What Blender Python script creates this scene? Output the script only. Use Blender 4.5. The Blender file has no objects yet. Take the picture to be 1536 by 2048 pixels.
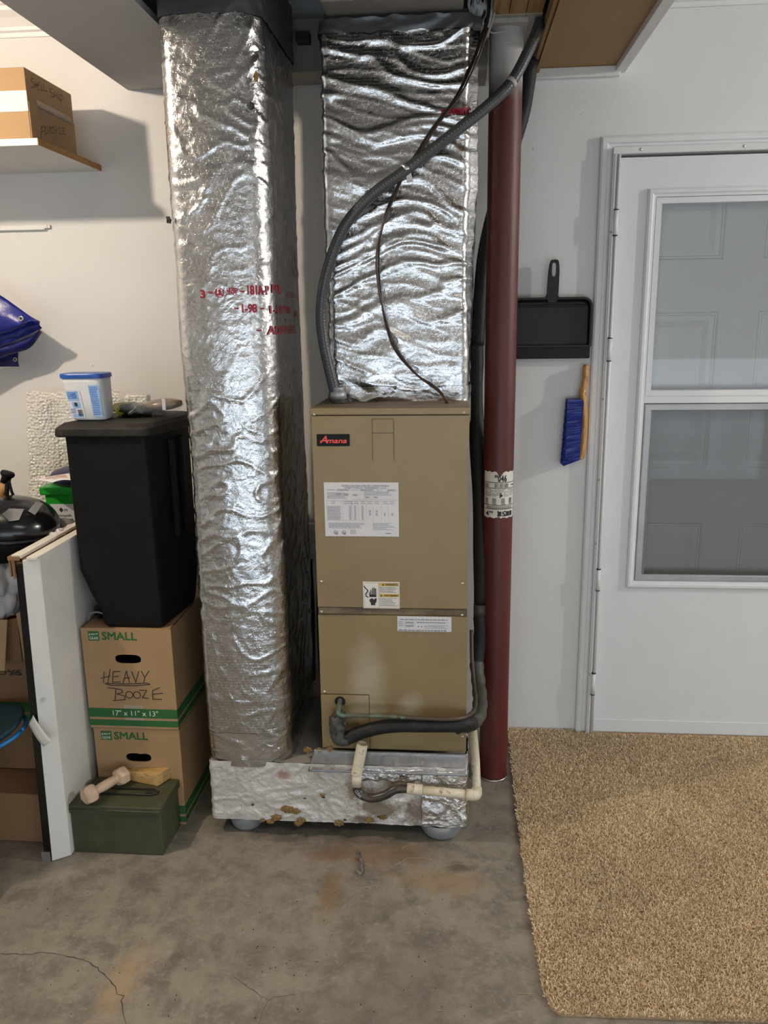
import bpy, bmesh, math, random
import numpy as np
from mathutils import Vector, Matrix, noise
random.seed(7)
SC = bpy.context.scene
COL = SC.collection
PI = math.pi

# ------------------------------------------------------------------ camera
F, CX, CY = 1630.0, 768.0, 1024.0          # focal length in pixels of the 1536x2048 frame
CAMH = 1.5373                               # eye height; the camera stands at x=0, y=0
_D = Vector((867-CX, 7891-CY, F)).normalized()
_Y = Vector((908-CX, 635-CY, F)).normalized(); _Y = (_Y - _Y.dot(_D)*_D).normalized()
_X = _D.cross(_Y)
M3 = Matrix((_X, _Y, -_D))                  # camera (right, down, forward) -> world
def _dir(px, py): return M3 @ Vector((px-CX, py-CY, F))
def ay(px, py, y):                          # point of the place seen at a pixel, at depth y
    v = _dir(px, py); v = v*(y/v.y); return Vector((v.x, y, v.z+CAMH))
def az(px, py, z):
    v = _dir(px, py); v = v*((z-CAMH)/v.z); return Vector((v.x, v.y, z))
cd = bpy.data.cameras.new('camera'); cam = bpy.data.objects.new('camera', cd); COL.objects.link(cam)
cd.sensor_width = 36.0; cd.lens = F*36.0/2048.0; cd.clip_start = 0.05
r, dn, fw = M3.col[0], M3.col[1], M3.col[2]
cam.matrix_world = Matrix(((r.x, -dn.x, -fw.x, 0), (r.y, -dn.y, -fw.y, 0), (r.z, -dn.z, -fw.z, CAMH), (0, 0, 0, 1)))
SC.camera = cam

# ------------------------------------------------------------------ world, lights, exposure
w = bpy.data.worlds.new('world'); SC.world = w; w.use_nodes = True
w.node_tree.nodes['Background'].inputs[0].default_value = (0.75, 0.87, 1.0, 1)
w.node_tree.nodes['Background'].inputs[1].default_value = 0.5
def area(name, loc, target, sx, sy, power, color):
    l = bpy.data.lights.new(name, 'AREA'); l.shape = 'RECTANGLE'; l.size = sx; l.size_y = sy
    l.energy = power; l.color = color
    o = bpy.data.objects.new(name, l); COL.objects.link(o); o.location = loc
    o.rotation_euler = (Vector(target)-Vector(loc)).to_track_quat('-Z', 'Y').to_euler(); return o
area('garage_door_daylight', (0.7, -1.85, 0.60), (0.7, 2.8, 0.35), 4.2, 1.1, 40, (0.76, 0.88, 1.0))
def bulb(name, loc, power, color, rad):
    l = bpy.data.lights.new(name, 'POINT'); l.energy = power; l.color = color; l.shadow_soft_size = rad
    o = bpy.data.objects.new(name, l); COL.objects.link(o); o.location = loc; return o
bulb('ceiling_bulb', (-1.68, 1.45, 2.40), 66, (1.0, 0.83, 0.65), 0.03)
bulb('ceiling_bulb', (3.42, 1.80, 2.40), 112, (1.0, 0.97, 0.93), 0.035)
area('overhead_fill', (0.7, 0.1, 2.50), (0.7, 0.1, 0), 1.3, 0.25, 15, (1.0, 0.94, 0.86))  # soft fill added overhead to brighten floor and carpet, no visible fixture
SC.view_settings.view_transform = 'Standard'; SC.view_settings.look = 'None'
SC.view_settings.exposure = 0.0; SC.view_settings.gamma = 1.0; SC.view_settings.use_curve_mapping = False
SC.cycles.max_bounces = 8; SC.cycles.diffuse_bounces = 4; SC.cycles.glossy_bounces = 4
SC.cycles.transparent_max_bounces = 12; SC.cycles.sample_clamp_indirect = 4.0
SC.cycles.caustics_reflective = False; SC.cycles.caustics_refractive = False
try:
    SC.cycles.use_denoising = True
except Exception: pass

# ------------------------------------------------------------------ materials
def srgb(r, g, b):
    f = lambda c: (c/255/12.92) if c/255 <= 0.04045 else ((c/255+0.055)/1.055)**2.4
    return (f(r), f(g), f(b), 1)
class NT:
    def __init__(s, name):
        s.m = bpy.data.materials.new(name); s.m.use_nodes = True; s.t = s.m.node_tree
        s.b = s.t.nodes['Principled BSDF']; s.co = None
    def n(s, typ, **kw):
        x = s.t.nodes.new(typ)
        for k, v in kw.items():
            if k in x.inputs: x.inputs[k].default_value = v
            else: setattr(x, k, v)
        return x
    def l(s, a, b): s.t.links.new(a, b)
    def coord(s, kind='Object', scale=None):
        c = s.n('ShaderNodeTexCoord').outputs[kind]
        if scale:
            m = s.n('ShaderNodeMapping'); m.inputs['Scale'].default_value = scale; s.l(c, m.inputs[0]); return m.outputs[0]
        return c
    def noise(s, scale, detail=4, rough=0.55, co=None, dist=0):
        x = s.n('ShaderNodeTexNoise'); x.inputs['Scale'].default_value = scale; x.inputs['Detail'].default_value = detail
        x.inputs['Roughness'].default_value = rough; x.inputs['Distortion'].default_value = dist
        s.l(co if co is not None else s.coord(), x.inputs['Vector']); return x.outputs['Fac']
    def ramp(s, fac, stops):
        x = s.n('ShaderNodeValToRGB'); e = x.color_ramp.elements
        while len(e) < len(stops): e.new(0.5)
        for i, (p, c) in enumerate(stops):
            e[i].position = p; e[i].color = c if len(c) == 4 else (*c, 1)
        s.l(fac, x.inputs[0]); return x.outputs[0]
    def math(s, op, a, b=None, c=None, clamp=False):
        x = s.n('ShaderNodeMath', operation=op); x.use_clamp = clamp
        for i, v in enumerate((a, b, c)):
            if v is None: continue
            if isinstance(v, (int, float)): x.inputs[i].default_value = v
            else: s.l(v, x.inputs[i])
        return x.outputs[0]
    def mix(s, fac, a, b, blend='MIX'):
        x = s.n('ShaderNodeMix', data_type='RGBA', blend_type=blend)
        for i, v in ((0, fac), (6, a), (7, b)):
            if isinstance(v, (int, float)): x.inputs[i].default_value = v
            elif isinstance(v, tuple): x.inputs[i].default_value = v if len(v) == 4 else (*v, 1)
            else: s.l(v, x.inputs[i])
        return x.outputs[2]
    def bump(s, h, strength=0.3, dist=0.01, prev=None):
        x = s.n('ShaderNodeBump'); x.inputs['Strength'].default_value = strength; x.inputs['Distance'].default_value = dist
        s.l(h, x.inputs['Height'])
        if prev is not None: s.l(prev, x.inputs['Normal'])
        return x.outputs[0]
    def out(s, color=None, rough=None, metal=None, normal=None):
        for v, k in ((color, 'Base Color'), (rough, 'Roughness'), (metal, 'Metallic')):
            if v is None: continue
            if isinstance(v, (int, float, tuple)): s.b.inputs[k].default_value = v
            else: s.l(v, s.b.inputs[k])
        if normal is not None: s.l(normal, s.b.inputs['Normal'])
        return s.m
BLK = (0, 0, 0, 1); WHT = (1, 1, 1, 1)
def mul(c, k): return (c[0]*k, c[1]*k, c[2]*k, 1)
def simple(name, c, rough=0.5, metal=0.0, var=0.12, nscale=12, bump=0.0, bscale=200, dust=0.0, spec=None):
    t = NT(name)
    nz = t.noise(nscale, 5)
    col = t.ramp(nz, [(0.3, mul(c, 1-var)), (0.7, mul(c, 1+var))])
    if dust:
        d = t.ramp(t.noise(nscale*2.3, 6, 0.7), [(0.45, BLK), (0.75, WHT)])
        col = t.mix(t.math('MULTIPLY', d, dust), col, (0.35, 0.32, 0.28, 1))
    nm = t.bump(t.noise(bscale, 3), bump, 0.002) if bump else None
    if spec is not None: t.b.inputs['Specular IOR Level'].default_value = spec
    return t.out(col, rough, metal, nm)

def mk_wall():
    t = NT('painted_plaster')
    c = t.coord()
    base = t.ramp(t.noise(2.2, 4), [(0.35, (0.735, 0.73, 0.715, 1)), (0.65, (0.775, 0.77, 0.76, 1))])
    v = t.n('ShaderNodeTexVoronoi', feature='F1'); v.inputs['Scale'].default_value = 9; t.l(c, v.inputs['Vector'])
    spk = t.math('LESS_THAN', v.outputs['Distance'], 0.022)
    s2 = t.ramp(t.noise(42, 7, 0.8, dist=1.2), [(0.70, BLK), (0.73, WHT)])
    wear = t.math('MULTIPLY', s2, t.ramp(t.noise(1.7, 3), [(0.48, BLK), (0.62, WHT)]))
    base = t.mix(t.math('MULTIPLY', wear, 0.35), base, (0.33, 0.28, 0.24, 1))
    base = t.mix(t.math('MULTIPLY', spk, 0.55), base, (0.09, 0.08, 0.07, 1))
    h = t.math('ADD', t.noise(260, 3, co=t.coord('Object', (1, 1, 0.6))), t.math('MULTIPLY', t.noise(30, 4), 1.2))
    return t.out(base, 0.62, 0, t.bump(h, 0.22, 0.002))
def mk_concrete():
    t = NT('stained_concrete')
    c = t.coord()
    n1 = t.noise(1.6, 6, 0.62, dist=0.3); n2 = t.noise(11, 9, 0.74, dist=0.25); n3 = t.noise(55, 6, 0.7)
    col = t.ramp(n1, [(0.3, srgb(118, 112, 101)), (0.5, srgb(136, 129, 116)), (0.7, srgb(154, 146, 131))])
    col = t.mix(t.ramp(n2, [(0.38, WHT), (0.56, BLK)]), col, t.mix(0.62, col, (0.085, 0.075, 0.062, 1)))
    col = t.mix(t.ramp(n3, [(0.55, BLK), (0.72, (0.75, 0.75, 0.75, 1))]), col, (0.34, 0.32, 0.29, 1))
    sp = t.ramp(t.noise(190, 2), [(0.66, BLK), (0.74, WHT)])
    col = t.mix(t.math('MULTIPLY', sp, 0.5), col, (0.08, 0.07, 0.06, 1))
    # rusty and yellow stains at their own places on the slab (world = object coordinates)
    for (x, y, rx, ry, cc, k) in ((-0.20, 2.10, 0.20, 0.08, srgb(120, 84, 44), 0.45), (-0.33, 1.93, 0.04, 0.14, srgb(126, 96, 46), 0.5),
                                  (-0.02, 1.99, 0.16, 0.07, srgb(150, 118, 66), 0.4), (0.02, 2.05, 0.05, 0.03, srgb(60, 50, 40), 0.6),
                                  (-0.78, 1.58, 0.05, 0.14, srgb(176, 142, 94), 0.4), (-0.36, 2.07, 0.09, 0.035, srgb(112, 66, 40), 0.5),
                                  (-0.68, 1.66, 0.02, 0.14, srgb(90, 80, 68), 0.5), (-0.1, 1.55, 0.25, 0.25, srgb(105, 97, 86), 0.4)):
        s = t.n('ShaderNodeVectorMath', operation='SUBTRACT'); t.l(c, s.inputs[0]); s.inputs[1].default_value = (x, y, 0)
        m = t.n('ShaderNodeVectorMath', operation='MULTIPLY'); t.l(s.outputs[0], m.inputs[0]); m.inputs[1].default_value = (1/rx, 1/ry, 0)
        ln = t.n('ShaderNodeVectorMath', operation='LENGTH'); t.l(m.outputs[0], ln.inputs[0])
        d = t.math('ADD', ln.outputs['Value'], t.math('MULTIPLY', t.math('SUBTRACT', t.noise(14, 5, 0.7), 0.5), 2.4))
        f = t.ramp(d, [(0.35, (k, k, k, 1)), (1.0, BLK)])
        col = t.mix(f, col, cc)
    hh = t.math('ADD', t.noise(75, 6, 0.7), t.math('MULTIPLY', n2, 2.0))
    return t.out(col, t.ramp(n2, [(0.3, (0.5,)*3), (0.7, (0.75,)*3)]), 0, t.bump(hh, 0.25, 0.003))
def mk_foil(name, tone=0.72, rough=0.22, scrim=True, crumple=0.5, dirt=0.12, metal=1.0, tint=(1, 1, 1), stains=()):
    t = NT(name)
    uv = t.coord('UV')
    sx = t.n('ShaderNodeSeparateXYZ'); t.l(uv, sx.inputs[0]); U, V = sx.outputs[0], sx.outputs[1]
    big = t.noise(7, 6, 0.65, co=uv, dist=1.0)
    col = t.ramp(big, [(0.3, (tone*0.80*tint[0], tone*0.79*tint[1], tone*0.77*tint[2], 1)), (0.65, (tone*tint[0], tone*tint[1], tone*1.01*tint[2], 1))])
    rr = t.ramp(t.noise(18, 5, 0.7, co=uv), [(0.3, (rough*0.7,)*3), (0.7, (rough*1.5,)*3)])
    nrm = t.bump(t.noise(34, 5, 0.62, co=uv, dist=1.6), crumple, 0.012)
    v = t.n('ShaderNodeTexVoronoi', feature='F1'); v.inputs['Scale'].default_value = 55; v.inputs['Randomness'].default_value = 1
    wrp = t.n('ShaderNodeVectorMath', operation='ADD'); nn = t.n('ShaderNodeTexNoise'); nn.inputs['Scale'].default_value = 20
    t.l(uv, nn.inputs['Vector']); sc = t.n('ShaderNodeVectorMath', operation='SCALE'); sc.inputs['Scale'].default_value = 0.05
    t.l(nn.outputs['Color'], sc.inputs[0]); t.l(uv, wrp.inputs[0]); t.l(sc.outputs[0], wrp.inputs[1]); t.l(wrp.outputs[0], v.inputs['Vector'])
    nrm = t.bump(v.outputs['Distance'], crumple*0.8, 0.006, nrm)
    if scrim:
        def lines(expr, wd):
            f = t.math('FRACT', expr); a = t.math('ABSOLUTE', t.math('SUBTRACT', f, 0.5)); return t.math('LESS_THAN', a, wd)
        jit = t.math('MULTIPLY', t.noise(12, 2, co=uv), 0.9)
        h1 = lines(t.math('ADD', t.math('MULTIPLY', V, 118), jit), 0.07)
        d1 = lines(t.math('ADD', t.math('ADD', t.math('MULTIPLY', U, 68), t.math('MULTIPLY', V, 24)), jit), 0.06)
        d2 = lines(t.math('ADD', t.math('SUBTRACT', t.math('MULTIPLY', U, 68), t.math('MULTIPLY', V, 24)), jit), 0.06)
        g = t.math('MAXIMUM', h1, t.math('MAXIMUM', d1, d2))
        brk = t.ramp(t.noise(26, 4, 0.7, co=uv), [(0.40, (0.1,)*3), (0.56, WHT)])
        g = t.math('MULTIPLY', g, brk)
        nrm = t.bump(g, 0.55, 0.0015, nrm)
        col = t.mix(t.math('MULTIPLY', g, 0.35), col, (0.92, 0.92, 0.9, 1))
    dm = t.ramp(t.noise(5, 7, 0.75, co=uv, dist=0.6), [(0.55, BLK), (0.8, (dirt,)*3)])
    col = t.mix(dm, col, (0.18, 0.14, 0.09, 1))
    met = t.math('SUBTRACT', metal, t.math('MULTIPLY', dm, 0.6))
    if stains:
        c = t.coord()
        for (x, z, rx, rz, cc, k) in stains:
            s = t.n('ShaderNodeVectorMath', operation='SUBTRACT'); t.l(c, s.inputs[0]); s.inputs[1].default_value = (x+0.63, 0, z-0.055)
            m = t.n('ShaderNodeVectorMath', operation='MULTIPLY'); t.l(s.outputs[0], m.inputs[0]); m.inputs[1].default_value = (1/rx, 0, 1/rz)
            ln = t.n('ShaderNodeVectorMath', operation='LENGTH'); t.l(m.outputs[0], ln.inputs[0])
            d = t.math('ADD', ln.outputs['Value'], t.math('MULTIPLY', t.math('SUBTRACT', t.noise(26, 7, 0.75), 0.5), 2.6))
            f = t.ramp(d, [(0.45, (k, k, k, 1)), (0.95, BLK)])
            col = t.mix(f, col, cc); met = t.math('MULTIPLY', met, t.math('SUBTRACT', 1.0, f)); rr = t.mix(f, rr, (0.8,)*3)
    return t.out(col, rr, met, nrm)
def mk_tan():
    t = NT('tan_enamel')
    n = t.noise(5, 6, 0.65); base = t.ramp(n, [(0.35, srgb(132, 114, 79)), (0.65, srgb(141, 123, 87))])
    # grimy speckle near the joint strip and pale wash marks, at fixed places on the cabinet
    c = t.coord(); s = t.n('ShaderNodeSeparateXYZ'); t.l(c, s.inputs[0]); X, Z = t.math('SUBTRACT', s.outputs[0], 0.17), t.math('ADD', s.outputs[2], 0.283)
    def blob(x, z, rx, rz, lo=0.3, hi=1.0, k=1.0):
        a = t.math('DIVIDE', t.math('SUBTRACT', X, x), rx); b = t.math('DIVIDE', t.math('SUBTRACT', Z, z), rz)
        d = t.math('SQRT', t.math('ADD', t.math('MULTIPLY', a, a), t.math('MULTIPLY', b, b)))
        d = t.math('ADD', d, t.math('MULTIPLY', t.math('SUBTRACT', t.noise(9, 5, 0.7), 0.5), 1.2))
        return t.ramp(d, [(lo, (k, k, k, 1)), (hi, BLK)])
    spk = t.ramp(t.noise(420, 3, 0.7), [(0.54, BLK), (0.62, WHT)])
    f = t.math('MULTIPLY', blob(-0.315, 0.765, 0.13, 0.09, 0.1, 1.1), spk)
    base = t.mix(t.math('MULTIPLY', f, 0.85), base, (0.03, 0.025, 0.02, 1))
    base = t.mix(blob(-0.33, 0.712, 0.16, 0.012, 0.2, 1.2, 0.8), base, (0.035, 0.03, 0.025, 1))
    base = t.mix(blob(-0.25, 0.50, 0.07, 0.14, 0.2, 1.1, 0.35), base, (0.62, 0.57, 0.47, 1))
    base = t.mix(blob(-0.12, 0.42, 0.05, 0.06, 0.2, 1.1, 0.35), base, (0.62, 0.57, 0.47, 1))
    stn = t.ramp(t.noise(16, 6, 0.7), [(0.62, BLK), (0.78, (0.3,)*3)])
    base = t.mix(stn, base, (0.13, 0.10, 0.07, 1))
    return t.out(base, 0.42, 0, t.bump(t.noise(120, 3), 0.06, 0.001))
def mk_red():
    t = NT('red_primer')
    c = t.coord(); s = t.n('ShaderNodeSeparateXYZ'); t.l(c, s.inputs[0]); Z = s.outputs[2]
    base = t.ramp(t.noise(6, 6, 0.65, co=t.coord('Object', (3, 3, 0.6))), [(0.3, srgb(72, 25, 21)), (0.7, srgb(88, 32, 27))])
    sc = t.ramp(t.noise(60, 5, 0.75, co=t.coord('Object', (1, 1, 0.45))), [(0.69, BLK), (0.73, WHT)])
    low = t.ramp(Z, [(0.0, WHT), (0.45, BLK)])
    base = t.mix(t.math('MULTIPLY', sc, t.math('MULTIPLY', low, 0.8)), base, (0.62, 0.55, 0.5, 1))
    # sprayed over with grey-white near the beam
    ov = t.ramp(t.math('ADD', t.math('DIVIDE', Z, 2.4), t.math('MULTIPLY', t.math('SUBTRACT', t.noise(7, 3), 0.5), 0.05)), [(0.893, BLK), (0.918, WHT)])
    base = t.mix(t.math('MULTIPLY', ov, 0.92), base, (0.5, 0.5, 0.49, 1))
    return t.out(base, t.ramp(ov, [(0, (0.50,)*3), (1, (0.7,)*3)]), 0, t.bump(t.noise(90, 3), 0.12, 0.001))
def mk_wood(name, c1, c2, rough=0.5, scale=(1, 12, 12), k=1):
    t = NT(name)
    co = t.coord('Object', scale)
    wv = t.n('ShaderNodeTexNoise'); wv.inputs['Scale'].default_value = 6*k; wv.inputs['Detail'].default_value = 6; wv.inputs['Distortion'].default_value = 1.2
    t.l(co, wv.inputs['Vector'])
    col = t.ramp(wv.outputs['Fac'], [(0.3, c1), (0.5, c2), (0.62, mul(c1, 0.8)), (0.75, c2)])
    return t.out(col, rough, 0, t.bump(wv.outputs['Fac'], 0.15, 0.002))
def mk_card(name, c, k=1.0):
    t = NT(name)
    fl = t.noise(70, 3, 0.6, co=t.coord('Object', (1, 1, 0.15)))
    col = t.ramp(t.noise(4, 5, 0.6), [(0.3, mul(c, 0.9)), (0.7, mul(c, 1.08))])
    col = t.mix(t.ramp(t.noise(300, 2), [(0.5, BLK), (0.8, (0.25,)*3)]), col, mul(c, 0.7))
    return t.out(col, 0.75, 0, t.bump(fl, 0.12, 0.002))
def mk_glass():
    t = NT('window_glass'); o = t.t.nodes['Material Output']
    tr = t.n('ShaderNodeBsdfTransparent'); tr.inputs[0].default_value = (1.0, 1.0, 0.995, 1)
    gl = t.n('ShaderNodeBsdfGlossy'); gl.inputs['Roughness'].default_value = 0.02
    fr = t.n('ShaderNodeFresnel'); fr.inputs['IOR'].default_value = 1.5
    mx = t.n('ShaderNodeMixShader'); t.l(fr.outputs[0], mx.inputs[0]); t.l(tr.outputs[0], mx.inputs[1]); t.l(gl.outputs[0], mx.inputs[2])
    t.l(mx.outputs[0], o.inputs[0]); return t.m
def mk_film(name, col, opac, rough=0.15, bs=60, bump=0.6, voro=False, fleck=0.0):
    t = NT(name); o = t.t.nodes['Material Output']
    h = t.noise(bs, 4, 0.6, dist=1.0)
    if voro:
        v = t.n('ShaderNodeTexVoronoi', feature='F1'); v.inputs['Scale'].default_value = bs; v.inputs['Randomness'].default_value = 0.7
        t.l(t.coord(), v.inputs['Vector']); h = v.outputs['Distance']
    nm = t.bump(h, bump, 0.006)
    t.out(col, rough, 0, nm)
    tr = t.n('ShaderNodeBsdfTransparent'); mx = t.n('ShaderNodeMixShader')
    mx.inputs[0].default_value = opac
    t.l(tr.outputs[0], mx.inputs[1]); t.l(t.b.outputs[0], mx.inputs[2]); t.l(mx.outputs[0], o.inputs[0]); return t.m
def mk_screen():
    t = NT('insect_screen'); o = t.t.nodes['Material Output']
    t.out((0.05, 0.05, 0.052, 1), 0.6, 0)
    c = t.coord(); s = t.n('ShaderNodeSeparateXYZ'); t.l(c, s.inputs[0])
    def ln(v): return t.math('LESS_THAN', t.math('ABSOLUTE', t.math('SUBTRACT', t.math('FRACT', t.math('MULTIPLY', v, 700)), 0.5)), 0.10)
    g = t.math('MAXIMUM', ln(s.outputs[0]), ln(s.outputs[2]))
    tr = t.n('ShaderNodeBsdfTransparent'); mx = t.n('ShaderNodeMixShader')
    t.l(g, mx.inputs[0]); t.l(tr.outputs[0], mx.inputs[1]); t.l(t.b.outputs[0], mx.inputs[2]); t.l(mx.outputs[0], o.inputs[0]); return t.m
def mk_pale_copper():
    t = NT('patinated_copper')
    n = t.noise(30, 5, 0.7); c = t.coord(); s = t.n('ShaderNodeSeparateXYZ'); t.l(c, s.inputs[0])
    g = t.ramp(t.math('ADD', s.outputs[0], t.math('MULTIPLY', n, 0.2)), [(0.0, WHT), (0.001, WHT)])
    left = t.math('LESS_THAN', t.math('ADD', s.outputs[0], t.math('MULTIPLY', n, 0.16)), 0.22)
    col = t.mix(left, srgb(74, 62, 52), t.ramp(n, [(0.4, srgb(92, 118, 106)), (0.6, srgb(84, 80, 66))]))
    return t.out(col, 0.5, 0.2)
def mk_pvc():
    t = NT('dirty_white_pvc')
    n = t.noise(24, 6, 0.75)
    col = t.ramp(n, [(0.40, srgb(208, 196, 170)), (0.56, srgb(222, 212, 192)), (0.66, srgb(150, 118, 74)), (0.80, srgb(96, 78, 52))])
    return t.out(col, 0.42, 0)

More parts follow.
